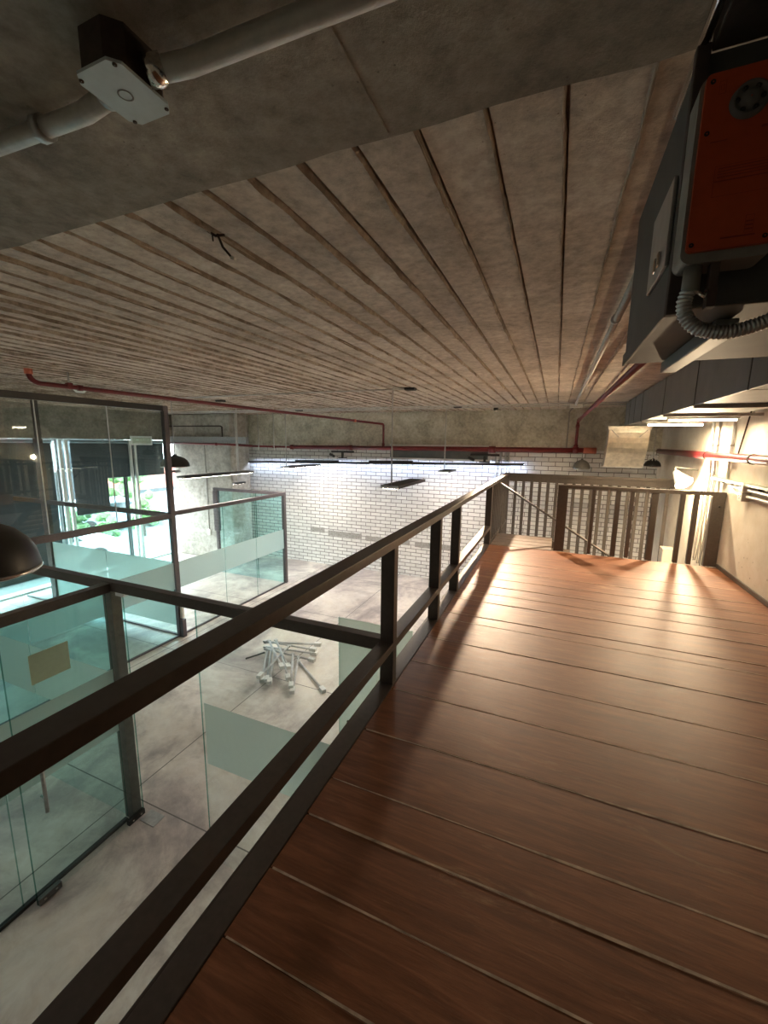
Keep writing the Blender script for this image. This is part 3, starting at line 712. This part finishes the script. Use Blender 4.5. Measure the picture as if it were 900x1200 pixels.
# wall track with two black bars
tr = thing('lamp_track', (-5.2, 10.4, 0.95), 'thin dark track stretched across the white brick wall', 'track')
for (za, zb_, ya, yb, pn, mt) in ((0.90, 0.925, 10.36, 10.43, 'rail', 'black_metal'), (0.87, 0.90, 10.36, 10.366, 'lip', 'black_metal'), (0.885, 0.90, 10.38, 10.41, 'light_strip', 'led_strip')):
    dz = 0.19
    MB().add([(x, y, z + (dz if x > -5 else 0)) for x in (-9.6, -0.7) for y in (ya, yb) for z in (za, zb_)], [(0, 1, 3, 2), (4, 6, 7, 5), (0, 4, 5, 1), (2, 3, 7, 6), (0, 2, 6, 4), (1, 5, 7, 3)]).build(pn, mt, tr)
for a, b, lab in ((-7.16, -5.71, 'left black bar lamp on the wall track'), (-4.75, -3.48, 'right black bar lamp on the wall track')):
    f = lambda x: 0.90 + (x + 9.6) * 0.19 / 8.9
    t = thing('bar_lamp', ((a + b) / 2, 10.33, f((a + b) / 2)), lab, 'lamp', 'bar lamps on the wall track')
    M = Matrix.Translation(((a + b) / 2, 10.33, f((a + b) / 2) + 0.02)) @ Matrix.Rotation(-0.021, 4, 'Y')
    L = (b - a) / 2
    MB().box(-L, L, -0.03, 0.03, -0.04, 0.05, M).build('housing', 'black_metal', t)
    for s in (-1, 1): MB().box(s * L * 0.9 - 0.04, s * L * 0.9 + 0.04, -0.032, 0.032, -0.06, -0.04, M).build('end_clip', 'white_plastic', t)
# smaller spot fittings hanging from the red pipe height
for x, lab in ((-1.63, 'dark spot fitting with stem under the red pipe, right of the white frame'), (-5.6, 'dark spot fitting with stem under the red pipe above the left bar lamp')):
    t = thing('track_spot', (x, 10.38, 1.08), lab, 'spotlight')
    MB().cbox(x - 0.35, x + 0.35, 10.345, 10.405, 1.27, 1.32).build('plate', 'black_metal', t)
    MB().cbox(x - 0.03, x + 0.03, 10.35, 10.39, 1.12, 1.27).build('stem', 'black_metal', t)
    MB().cbox(x - 0.13, x + 0.13, 10.35, 10.40, 1.105, 1.135).build('foot', 'black_metal', t)
    MB().tube([(x - 0.4, 10.36, 1.22), (x - 0.25, 10.34, 1.16)], 0.035, 10).build('head', 'black_metal', t)
wf = thing('window_frame_box', (-2.8, 10.42, 1.12), 'white rectangular frame behind the red pipe high on the brick wall', 'frame')
MB().cbox(-4.17, -1.5, 10.40, 10.455, 1.475, 1.525).build('top_bar', 'white_paint', wf)
MB().cbox(-4.17, -1.5, 10.40, 10.455, 1.125, 1.175).build('bottom_bar', 'white_paint', wf)
MB().cbox(-1.56, -1.5, 10.40, 10.455, 1.175, 1.475).build('end_bar', 'white_paint', wf)
MB().cbox(-4.17, -1.56, 10.43, 10.45, 1.175, 1.475).build('back_panel', 'duct_steel', wf)

# ================================================================== RED SPRINKLER PIPES
def pipe(name, pts, r, label, mat='red_paint', fit=None, cat='pipe'):
    t = thing(name, pts[0], label, cat)
    MB().tube(pts, r, 16).build('run', mat, t)
    for (p, d, rr, ln, m) in (fit or []):
        p = Vector(p); d = Vector(d).normalized()
        MB().tube([p - d * ln / 2, p + d * ln / 2], rr, 16).build('fitting', m, t)
    return t
def arc(c, a, b, n=6):
    """quarter bend from c+a to c+b with corner at c"""
    c, a, b = Vector(c), Vector(a), Vector(b); o = c + a + b
    return [o - b * math.cos(q) - a * math.sin(q) for q in [math.pi / 2 * i / n for i in range(n + 1)]]
A = Vector((-5.67, 2.95, 2.19)); B = Vector((-4.32, 10.3, 2.05)); dAB = (B - A).normalized()
pipe('sprinkler_pipe', arc(A, (0, 0, 0.10), dAB * 0.10) + arc(B, -dAB * 0.06, (0, 0, -0.06)) + [(-4.32, 10.3, 1.46)], 0.028,
     'long red sprinkler pipe running along the ceiling at left and dropping to the wall pipe',
     fit=[(A + Vector((0, 0, 0.12)), (0, 0, 1), 0.04, 0.06, 'orange_coupling'), (A + dAB * 0.5, dAB, 0.036, 0.06, 'red_paint'), (A + dAB * 6.2, dAB, 0.036, 0.06, 'orange_coupling'), ((-4.32, 10.3, 1.50), (0, 0, 1), 0.04, 0.08, 'red_paint')])
pipe('sprinkler_pipe', [(-11.3, 9.40, 1.465), (-8.84, 9.40, 1.45), (-8.78, 9.44, 1.447), (-8.72, 10.26, 1.41), (-8.66, 10.3, 1.405), (-7.31, 10.3, 1.40)], 0.03, 'thin left stretch of red pipe below the far beam',
     fit=[((-9.3, 9.40, 1.452), (1, 0, 0), 0.042, 0.08, 'red_paint'), ((-7.9, 10.3, 1.396), (1, 0, 0), 0.042, 0.08, 'red_paint')])
pipe('sprinkler_pipe', [(-7.29, 10.3, 1.40), (0.62, 10.3, 1.445)], 0.058, 'thick red pipe running straight across above the white brick wall',
     fit=[((-7.25, 10.3, 1.40), (1, 0, 0), 0.07, 0.1, 'red_paint'), ((-1.45, 10.3, 1.43), (1, 0, 0), 0.08, 0.16, 'red_paint'), ((-5.3, 10.3, 1.41), (1, 0, 0), 0.075, 0.1, 'red_paint'), ((0.68, 10.3, 1.445), (1, 0, 0), 0.066, 0.26, 'orange_coupling'), ((0.39, 10.3, 1.445), (1, 0, 0), 0.072, 0.12, 'red_paint')])
A2 = Vector((0.66, 1.9, 2.28)); B2 = Vector((0.39, 10.3, 2.10)); d2 = (B2 - A2).normalized()
pipe('sprinkler_pipe', [A2] + arc(B2, -d2 * 0.07, (0, 0, -0.07)) + [(0.39, 10.3, 1.50)], 0.032, 'red pipe slanting along the ceiling at right and dropping beside the bent duct',
     fit=[(B2 - d2 * 0.25, d2, 0.04, 0.08, 'red_paint'), ((0.39, 10.3, 1.98), (0, 0, 1), 0.042, 0.07, 'red_paint'), ((0.39, 10.3, 1.53), (0, 0, 1), 0.045, 0.08, 'red_paint')])
pipe('sprinkler_pipe', [(1.93, 0.5, 1.395), (1.93, 10.0, 1.46)], 0.05, 'thick red pipe along the right concrete wall',
     fit=[((1.93, 5.55, 1.43), (0, 1, 0), 0.056, 0.03, 'rust_black'), ((1.93, 7.0, 1.44), (0, 1, 0), 0.056, 0.03, 'rust_black')])
# threaded hanger rods
for x, y, z0, lab in ((-5.60, 3.33, 2.21, 'thin hanger rod holding the red pipe at far left'), ):
    t = thing('hanger_rod', (x, y, z0), lab, 'rod')
    MB().tube([(x, y, z0 - 0.02), (x, y, ZC)], 0.010, 8).build('rod', 'conduit_grey', t)
    MB().cbox(x - 0.03, x + 0.03, y - 0.03, y + 0.03, z0 - 0.03, z0 + 0.02).build('clamp', 'red_paint', t)

# ================================================================== CONDUITS, TRAYS
def conduit(pts, r, lab, mat='conduit_grey', clamps=(), name='conduit'):
    t = thing(name, pts[0], lab, 'conduit')
    MB().tube(pts, r, 12).build('run', mat, t)
    for p, d in clamps:
        p = Vector(p); d = Vector(d).normalized()
        MB().tube([p - d * 0.012, p + d * 0.012], r * 1.35, 12).build('clamp', 'galvanised', t)
    return t
Zs = ZC - 0.022
conduit([(-2.0, 0.715, 2.318), (-1.1, 0.755, 2.316), (-0.95, 0.725, 2.30)], 0.0215, 'thick grey ceiling conduit left of the octagonal junction box', 'conduit_grey', [((-1.25, 0.748, 2.316), (1, 0.04, 0))])
conduit([(-0.835, 0.72, 2.30), (-0.76, 0.752, 2.317), (-0.1, 0.775, 2.318), (0.13, 0.778, 2.318)], 0.0215, 'thick grey ceiling conduit right of the octagonal junction box')
JX, JY, JZ = -0.898, 0.709, 2.268
jb = thing('junction_box', (JX, JY, Zs), 'pale octagonal ceiling junction box with cover plate, near the top left corner', 'junction box')
def octo(hx, hy, c):
    return [(-hx + c, -hy), (hx - c, -hy), (hx, -hy + c), (hx, hy - c), (hx - c, hy), (-hx + c, hy), (-hx, hy - c), (-hx, -hy + c)]
def oct_prism(poly, z0, z1, cx, cy):
    mb = MB(); n = len(poly)
    mb.add([(cx + p[0], cy + p[1], z) for z in (z0, z1) for p in poly], [list(range(n)), list(range(2 * n - 1, n - 1, -1))] + [(i, (i + 1) % n, (i + 1) % n + n, i + n) for i in range(n)])
    return mb
oct_prism(octo(0.060, 0.068, 0.028), JZ + 0.006, Zs, JX, JY).build('body', 'rust_black', jb)
cp = oct_prism(octo(0.062, 0.071, 0.019), JZ, JZ + 0.006, JX, JY).build('cover_plate', 'pale_box_paint', jb)
MB().lathe([(0.012, -0.0006), (0.013, -0.0012), (0.0145, -0.0012), (0.0155, -0.0006)], (JX, JY, JZ), 24).build('knockout_ring', 'actuator_grey', cp)
for sx, sy in ((-1, -1), (1, -1), (1, 1), (-1, 1)):
    MB().lathe([(0.001, -0.002), (0.0045, -0.002), (0.0045, 0), (0.001, 0)], (JX + sx * 0.050, JY + sy * 0.058, JZ), 10).build('screw', 'rust_black', cp)
MB().tube([(JX + 0.058, 0.715, 2.298), (JX + 0.085, 0.735, 2.308)], 0.028, 14).build('connector', 'chrome', jb)
MB().tube([(JX - 0.058, 0.722, 2.298), (JX - 0.08, 0.73, 2.305)], 0.028, 14).build('connector', 'galvanised', jb)
t = thing('ceiling_hook', (-1.31, 1.385, ZC), 'bent rusty hook hanging from the ceiling boards', 'hook')
MB().tube([(-1.335, 1.365, ZC - 0.004), (-1.318, 1.388, ZC - 0.016), (-1.282, 1.40, ZC - 0.014)], 0.005, 8).build('bar', 'rust_black', t)
MB().tube([(-1.308, 1.39, ZC - 0.012), (-1.27, 1.375, 2.30), (-1.228, 1.378, 2.255)], 0.0045, 8).build('wire', 'rust_black', t)
MB().tube([(-1.325, 1.38, ZC - 0.01), (-1.318, 1.375, ZC - 0.04)], 0.003, 6).build('tail', 'rust_black', t)
MB().tube([(-1.232, 1.376, 2.257), (-1.215, 1.379, 2.25)], 0.007, 8).build('plug', 'white_plastic', t)
conduit([(0.29, 1.6, 2.34), (0.27, 9.0, 2.34)], 0.022, 'ceiling conduit running to the far beam beside the right pipe', 'conduit_grey', [((0.28, 3.1, 2.34), (0, 1, 0))])
conduit([(-11.0, 8.72, 2.335), (2.0, 8.72, 2.335)], 0.013, 'upper of two conduits crossing the ceiling before the far beam')
conduit([(-11.0, 9.15, 2.335), (2.0, 9.15, 2.335)], 0.013, 'second of two conduits crossing the ceiling before the far beam')
t = thing('junction_box', (0.27, 9.06, 2.30), 'small white box where the ceiling conduits meet', 'junction box')
MB().cbox(0.17, 0.40, 9.0, 9.16, 2.285, 2.345).build('body', 'white_plastic', t)
MB().tube([(0.20, 10.44, 2.30), (0.20, 10.44, 1.50)], 0.014, 8).build('drop_conduit', 'conduit_grey', t)
MB().tube([(0.26, 9.16, 2.32), (0.21, 10.40, 2.32), (0.20, 10.44, 2.30)], 0.014, 8).build('link_conduit', 'conduit_grey', t)
conduit([(-7.0, 5.92, 2.345), (-2.15, 5.92, 2.345)], 0.012, 'conduit leading to the ceiling box of the largest linear pendant')
for x, lab in ((-1.374, 'leftmost'), (-1.271, 'second'), (-1.149, 'third'), (-1.075, 'rightmost')):
    conduit([(x, 10.56, -0.6), (x, 10.56, 1.37)], 0.022, '%s of four upright conduits on the brick wall by the railing corner' % lab, 'light_aluminium')
# galvanised cable duct near the column
t = thing('cable_tray', (-9.8, 9.52, 1.5), 'pinkish grey galvanised box duct hung in front of the column', 'duct')
MB().cbox(-11.35, -8.22, 9.44, 9.56, 1.49, 1.67, 0.004).build('box', 'galvanised', t)
for x in (-10.2, -8.65, -8.15 - 0.1): MB().tube([(x, 9.5, 1.67), (x, 9.5, ZC)], 0.012, 8).build('hanger', 'conduit_grey', t)
MB().tube([(-11.3, 9.46, 1.98), (-9.15, 9.46, 1.98), (-9.1, 9.46, 1.95), (-9.1, 9.46, 1.67)], 0.018, 8).build('side_pipe', 'rust_black', t)
for x, lab in ((-8.15, 'thin hanger rod right of the box duct'), (-7.6, 'thin hanger rod above the left brick wall')):
    t = thing('hanger_rod', (x, 9.9, 1.3), lab, 'rod'); MB().tube([(x, 9.9, 1.3), (x, 9.9, ZC)], 0.012, 8).build('rod', 'conduit_grey', t)
t = thing('reflection_panel', (-11.3, 8.5, 1.4), 'small white framed panel built for a glass reflection under the street front beam', 'panel')  # solid panel stands in for a louvre's reflection in the glass
MB().cbox(-11.29, -11.26, 8.18, 8.86, 1.40, 1.66).build('frame', 'white_paint', t)
MB().box(-11.26, -11.256, 8.23, 8.81, 1.45, 1.61).build('face', 'pale_sign', t)
t = thing('smoke_detector', (-7.3, 4.5, ZC), 'round white ceiling detector behind the tall glass wall', 'detector')
MB().lathe([(0.001, -0.07), (0.06, -0.065), (0.09, -0.03), (0.09, -0.012), (0.001, -0.012)], (-7.3, 4.5, ZC), 24).build('body', 'white_plastic', t)

# ================================================================== DUCTS ON THE RIGHT
dd = thing('duct', (1.6, 5.0, 1.93), 'long grey sheet metal duct under the ceiling along the right wall', 'duct')
segs = [-2.0, -0.6, 0.9, 2.3, 3.53, 4.71, 5.97, 7.38, 8.04, 8.56, 9.05]
for a, b in zip(segs[:-1], segs[1:]):
    MB().cbox(1.14, 1.86, a + 0.006, b - 0.006, 1.93, 2.365, 0.006).build('section', 'duct_steel', dd)
for b in segs[1:-1]:
    MB().box(1.137, 1.863, b - 0.007, b + 0.007, 1.928, 2.36).build('flange', 'black_metal', dd)
el = thing('duct_elbow', (1.25, 9.2, 1.13), 'bright galvanised duct bend pointing down at the far end of the duct', 'duct')
prof = []
for i in range(9):
    q = i / 8; prof.append((9.06 + 0.42 * q ** 2.2, 1.90 - 0.77 * q))
vs = []; fs = []
nP = len(prof)
for x in (0.90, 1.58):
    for (y, z) in prof: vs.append((x, y, z))
    for (y, z) in prof: vs.append((x, y + 0.36, z))
for i in range(nP - 1):
    fs.append((i, i + 1, 2 * nP + i + 1, 2 * nP + i)); fs.append((nP + i, 3 * nP + i, 3 * nP + i + 1, nP + i + 1))
    fs.append((i, nP + i, nP + i + 1, i + 1)); fs.append((2 * nP + i, 2 * nP + i + 1, 3 * nP + i + 1, 3 * nP + i))
fs.append((0, 2 * nP, 3 * nP, nP))
e1 = MB().add(vs, fs, False).build('bend', 'bright_galvanised', el)
MB().cbox(0.88, 1.60, 9.05, 9.44, 1.86, 1.925, 0.004).build('collar', 'bright_galvanised', el)
for sgn in (-1, 1):
    MB().tube([(1.24 + sgn * 0.30, 9.058, 1.86), (1.24 + sgn * 0.17, 9.066, 1.72)], 0.006, 6).build('crease', 'galvanised', el)
y_ = prof[-1][0]
MB().cbox(0.885, 1.595, y_ - 0.012, y_, 1.125, 1.15, 0.003).build('mouth_lip', 'white_paint', el)
for y, x1, lab in ((4.62, 2.04, 'nearest'), (5.8, 2.04, 'middle'), (7.12, 2.04, 'farthest')):
    t = thing('duct_hanger', (1.6, y, 1.9), '%s of three trapeze bars carrying the long grey duct' % lab, 'bracket', 'trapeze bars under the duct')
    MB().cbox(1.12, x1, y - 0.025, y + 0.025, 1.895, 1.927, 0.003).build('bar', 'conduit_grey', t)
    MB().tube([(1.96, y, 1.927), (1.96, y, ZC)], 0.007, 8).build('rod', 'conduit_grey', t)

# lit tube battens under the duct, the nearer added to brighten the wall
for ty, e, lab in ((7.05, 40, 'lit tube lamp under the duct by the right wall, farther and lower of two'), (5.86, 13, 'added tube lamp under the duct by the right wall, nearer and higher of two')):
    t = thing('tube_light', (1.5, ty, 1.86), lab, 'lamp', 'tube lamps under the duct')
    MB().cbox(1.17, 1.86, ty - 0.02, ty + 0.02, 1.872, 1.893, 0.003).build('batten', 'light_aluminium', t)
    MB().tube([(1.19, ty, 1.858), (1.84, ty, 1.858)], 0.012, 10).build('tube', 'bulb_glow' if e > 20 else 'dim_glow', t)
    light('tube_light_glow', 'AREA', (1.515, ty, 1.844), e, (1.0, 0.78, 0.50), 0.62, (1.515, ty, 0), None, 0.025)

# near air unit with damper actuator
un = thing('air_unit', (0.5, 1.1, 1.77), 'grey sheet metal air duct box hanging at the upper right beside the orange actuator', 'duct')
MB().cbox(0.155, 1.1, 0.86, 1.36, 1.775, 2.14, 0.004).build('casing', 'unit_steel', un)
MB().cbox(0.150, 0.156, 0.86, 1.36, 1.77, 1.80, 0.002).build('bottom_flange', 'unit_steel', un)
MB().cbox(0.149, 0.168, 0.845, 0.862, 1.765, 2.145, 0.002).build('corner_flange', 'rust_black', un)
MB().cbox(0.148, 0.1545, 0.90, 1.06, 1.86, 2.0, 0.002).build('access_panel', 'galvanised', un)
for y in (0.94, 0.97): MB().cbox(0.143, 0.149, y, y + 0.012, 1.875, 1.90, 0.002).build('latch', 'chrome', un)
MB().cbox(0.17, 1.1, 0.5, 0.86, 2.14, 2.30, 0.003).build('upper_box', 'rust_black', un)
MB().tube([(0.158, 0.40, 2.15), (0.158, 1.0, 2.15)], 0.008, 12).build('edge_tube', 'chrome', un)
MB().cbox(0.24, 0.275, 0.93, 1.345, 1.745, 1.772, 0.003).build('channel', 'duct_steel', un)

ac = thing('damper_actuator', (0.21, 0.80, 1.83), 'orange damper actuator with round grey hub at the upper right edge', 'actuator')
def rounded(x0, x1, z0, z1, r, n=5):
    pts = []
    for cx, cz, a0 in ((x1 - r, z1 - r, 0), (x0 + r, z1 - r, 90), (x0 + r, z0 + r, 180), (x1 - r, z0 + r, 270)):
        for i in range(n + 1):
            a = R(a0 + 90 * i / n); pts.append((cx + r * math.cos(a), cz + r * math.sin(a)))
    return pts
MB().prism(rounded(0.150, 0.262, 1.822, 2.066, 0.014), 0.795, 0.845).build('housing', 'actuator_grey', ac)
fc = MB().prism(rounded(0.155, 0.258, 1.836, 2.064, 0.007), 0.788, 0.796).build('cover', 'orange_plastic', ac)
RX = Matrix.Rotation(R(90), 4, 'X')
MB().lathe([(0.001, 0.009), (0.010, 0.009), (0.011, 0.004), (0.016, 0.004), (0.018, 0.008), (0.0205, 0.008), (0.0225, 0.0)], (0.207, 0.788, 2.02), 30, RX).build('hub', 'grey_post_paint', ac)
for a in range(6):
    q = a * math.pi / 3
    MB().lathe([(0.001, 0.006), (0.0035, 0.006), (0.0035, 0.003)], (0.207 + 0.0145 * math.cos(q), 0.788, 2.02 + 0.0145 * math.sin(q)), 8, RX).build('hub_tooth', 'black_metal', ac)
for x, z in ((0.163, 2.054), (0.25, 2.054), (0.163, 1.99), (0.161, 1.845), (0.247, 1.845)):
    MB().lathe([(0.001, 0.0006), (0.0032, 0.0006), (0.0034, 0)], (x, 0.788, z), 12, RX).build('screw', 'black_gap', ac)
# faint printed rules on the cover
def rule(x0, x1, z, w=0.0006): MB().box(x0, x1, 0.7874, 0.788, z - w, z + w).build('printed_line', 'dark_print', fc)
def frame(x0, x1, z0, z1):
    w = 0.0005
    mb = MB()
    P = [(x0, z0), (x1, z0), (x1, z1), (x0, z1), (x0 + w, z0 + w), (x1 - w, z0 + w), (x1 - w, z1 - w), (x0 + w, z1 - w)]
    mb.add([(p[0], 0.7876, p[1]) for p in P], [(i, (i + 1) % 4, (i + 1) % 4 + 4, i + 4) for i in range(4)])
    mb.build('printed_frame', 'dark_print', fc)
frame(0.171, 0.179, 2.036, 2.052); frame(0.173, 0.177, 2.041, 2.047)
rule(0.168, 0.188, 1.977); rule(0.225, 0.25, 1.985, 0.0015)
frame(0.178, 0.25, 1.905, 1.945); rule(0.178, 0.25, 1.925)
for i in range(4): rule(0.182, 0.245, 1.930 + i * 0.0038, 0.0004)
frame(0.222, 0.232, 1.852, 1.875); rule(0.195, 0.235, 1.849, 0.001)
for i in range(3): rule(0.223, 0.231, 1.857 + i * 0.005, 0.0008)
MB().tube([(0.172, 0.812, 1.824), (0.172, 0.812, 1.785)], 0.012, 14).build('cable_gland', 'actuator_grey', ac)
MB().cbox(0.192, 0.204, 0.80, 0.82, 1.76, 1.824, 0.002).build('bracket', 'rust_black', ac)
MB().tube([(0.180, 0.80, 1.782), (0.188, 0.80, 1.775), (0.190, 0.80, 1.785)], 0.003, 8).build('clip_screw', 'chrome', ac)
fx = thing('flexible_conduit', (0.2, 0.81, 1.72), 'ribbed flexible metal conduit curving from the orange actuator', 'conduit')
ctr = [(0.170, 1.79), (0.166, 1.772), (0.170, 1.752), (0.184, 1.735), (0.205, 1.726), (0.23, 1.724), (0.26, 1.731), (0.30, 1.745), (0.36, 1.755)]
def catmull(P, n=14):
    out = []
    for i in range(len(P) - 1):
        p0 = P[max(i - 1, 0)]; p1 = P[i]; p2 = P[i + 1]; p3 = P[min(i + 2, len(P) - 1)]
        for k in range(n):
            t = k / n
            out.append(tuple(0.5 * ((2 * p1[j]) + (-p0[j] + p2[j]) * t + (2 * p0[j] - 5 * p1[j] + 4 * p2[j] - p3[j]) * t * t + (-p0[j] + 3 * p1[j] - 3 * p2[j] + p3[j]) * t ** 3) for j in range(len(p1))))
    out.append(P[-1]); return out
cc = [Vector((a, 0.812, b)) for a, b in catmull(ctr, 40)]
# even spacing with ribs
acc = 0; path = [cc[0]]; rad = [0.0105]; last = cc[0]
L = 0; prev = cc[0]; step = 0.00135; nxt = step; k = 0
for p in cc[1:]:
    seg_ = (p - prev).length
    while L + seg_ >= nxt:
        q = prev.lerp(p, (nxt - L) / seg_); path.append(q); k += 1; rad.append(0.0088 + 0.0022 * (0.5 + 0.5 * math.cos(2 * math.pi * k / 4))); nxt += step
    L += seg_; prev = p
MB().tube(path, rad, 14).build('ribbed_sleeve', 'galvanised', fx)

# ================================================================== RIGHT WALL SERVICES
for (ya, za, yb, zb, lab) in ((7.38, 2.3, 7.15, 1.1, 'pale upright conduit nearest the far corner on the right wall'), (7.07, 2.3, 7.0, 1.1, 'pale upright conduit second from the far corner on the right wall'),
                              (6.53, 2.3, 6.5, 1.1, 'pale upright conduit above the end post on the right wall')):
    conduit([(2.03, ya, za), (2.03, yb, zb)], 0.017, lab, 'light_aluminium', [((2.03, yb + (ya - yb) * 0.4, zb + (za - zb) * 0.4), (0, 0, 1))])
conduit([(2.035, 6.05, 2.1), (2.035, 6.3, 1.45)], 0.008, 'thin dark cable slanting down the right wall', 'rust_black')
t = thing('cable_channel', (1.99, 5.4, 1.06), 'greenish grey cable channel along the right concrete wall', 'cable channel')
MB().cbox(1.97, 2.045, 1.5, 6.9, 1.125, 1.155, 0.003).build('channel', 'green_tray_paint', t)
for y in (2.5, 4.0, 5.5, 6.6): MB().cbox(2.0, 2.045, y - 0.02, y + 0.02, 1.10, 1.125).build('bracket', 'rust_black', t)
conduit([(2.02, 1.5, 1.062), (2.02, 6.35, 1.082)], 0.016, 'upper of two pale conduits along the right wall', 'light_aluminium')
conduit([(2.02, 1.5, 0.99), (2.02, 6.05, 1.005), (2.02, 6.2, 1.03), (2.02, 6.27, 1.085), (2.02, 6.3, 1.14)], 0.016, 'lower pale conduit with a bent end along the right wall', 'light_aluminium')
for z, lab in ((1.06, 'upper white socket box on the right wall conduits'), (0.95, 'lower white socket box on the right wall conduits')):
    t = thing('socket_box', (2.0, 5.86, z), lab, 'socket box', 'white socket boxes on the right wall')
    b = MB().cbox(1.965, 2.045, 5.80, 5.91, z, z + 0.10, 0.006).build('body', 'white_plastic', t)
    for dy, dz in ((-0.02, 0.06), (0.02, 0.06), (0, 0.035)):
        MB().box(1.962, 1.966, 5.855 + dy - 0.005, 5.855 + dy + 0.005, z + dz - 0.008, z + dz + 0.008).build('slot', 'rust_black', b)
for i in range(11):
    y = 6.72 + i * 0.062; x = 2.028 - 0.012 * (i % 3)
    zt = 1.12 + random.uniform(-0.02, 0.1); zb = -0.1
    pts = [(x, y + 0.02, zt)]
    for k in range(1, 9):
        q = k / 8; pts.append((x - 0.02 * math.sin(q * 3 + i) ** 2, y + 0.05 * math.sin(q * (4 + i % 4) + i) * q, zt + (zb - zt) * q))
    ccb = catmull(pts, 4)
    o = MB().tube(ccb, 0.009, 7).build('cable', 'cable_grey')
    tag(o, 'pale grey cable hanging in the bundle on the right wall behind the end post', 'cable', 'cables bundled on the right wall')
t = thing('concrete_pier', (1.93, 8.35, ZL), 'small pale block pier seen between the last balusters', 'block')
MB().cbox(1.85, 2.04, 8.35, 8.6, ZL, -0.22, 0.01).build('block', 'wall_concrete', t)
struct('baseboard_right', MB().cbox(2.03, 2.05, -2.0, 6.44, 0.002, 0.05), 'grey_brown_steel', 'low edge strip between the deck and the right wall')
# recess cut in the brick wall for a missing pipe
ch = MB()
for a, b, z in ((-6.85, -6.35, -1.10), (-6.22, -5.1, -1.16), (-4.95, -3.6, -1.20), (-3.45, -2.3, -1.22)):
    n = 12; vs = []; fs = []
    for i in range(n + 1):
        x = a + (b - a) * i / n; h = 0.075 + 0.02 * mnoise.noise(Vector((x * 6, 1, 0)))
        vs += [(x, 10.592, z - h), (x, 10.592, z + h), (x, 10.605, z - h), (x, 10.605, z + h)]
    for i in range(n):
        q = 4 * i; fs += [(q, q + 4, q + 5, q + 1), (q + 1, q + 5, q + 7, q + 3), (q, q + 2, q + 6, q + 4)]
    fs += [(0, 1, 3, 2), (4 * n, 4 * n + 2, 4 * n + 3, 4 * n + 1)]
    ch.add(vs, fs)
struct('trim_5', ch, 'mortar_grey', 'rough grey mortar chase across the white brick wall')

# ================================================================== PILE OF RODS WITH CLAMP BOXES
random.seed(5)
def rod_stand(L):
    t = thing('mounting_rod', (0, 0, 0), 'pale metal rod with end box', 'rod', 'metal rods piled on the hall floor')
    MB().tube([(0, 0, 0), (L, 0, 0)], 0.018, 10).build('shaft', 'rod_grey', t)
    MB().cbox(L, L + 0.12, -0.035, 0.035, -0.03, 0.03, 0.006).build('end_box', 'white_paint', t)
    MB().cbox(-0.05, 0.0, -0.03, 0.03, -0.014, 0.014, 0.004).build('foot_plate', 'rod_grey', t)
    return t
proto = rod_stand(0.86)
cx, cy = -4.05, 5.35
specs = [((-4.49, 5.49), (-3.85, 4.51)), ((-4.39, 5.47), (-3.78, 4.56)), ((-4.26, 5.40), (-3.75, 4.60)), ((-4.54, 5.54), (-3.68, 5.85)),
         ((-4.59, 5.58), (-3.63, 5.74)), ((-4.53, 5.51), (-3.51, 5.61)), ((-4.48, 5.46), (-3.48, 5.47)), ((-4.01, 5.45), (-3.86, 4.50)),
         ((-3.74, 5.38), (-3.11, 4.95)), ((-4.29, 5.48), (-3.60, 4.87)), ((-4.17, 5.44), (-3.47, 4.70)), ((-3.91, 5.43), (-3.46, 4.75)),
         ((-3.79, 5.42), (-3.41, 4.73)), ((-4.44, 5.48), (-3.58, 4.75))]
labs = 'pale metal rod with a white end box in the pile on the hall floor'
for i, (a, b) in enumerate(specs):
    o = proto if i == 0 else copy_tree(proto)
    d = Vector((b[0] - a[0], b[1] - a[1], 0))
    z = ZL + 0.032 + 0.038 * (0, 1, 2, 3, 0, 4, 1, 5, 0, 6, 3, 2, 1, 5)[i]
    o.location = (a[0], a[1], z); o.rotation_euler = (0, 0.0, math.atan2(d.y, d.x))
    o['label'] = labs
t = thing('mounting_rod', (-4.35, 5.5, ZL), 'single darker rod sticking out left of the pile on the hall floor', 'rod')
MB().tube([(-4.66, 5.12, ZL + 0.02), (-4.50, 5.42, ZL + 0.02)], 0.014, 8).build('shaft', 'grey_post_paint', t)

for o in S.objects:
    if '_o' in o: del o['_o']
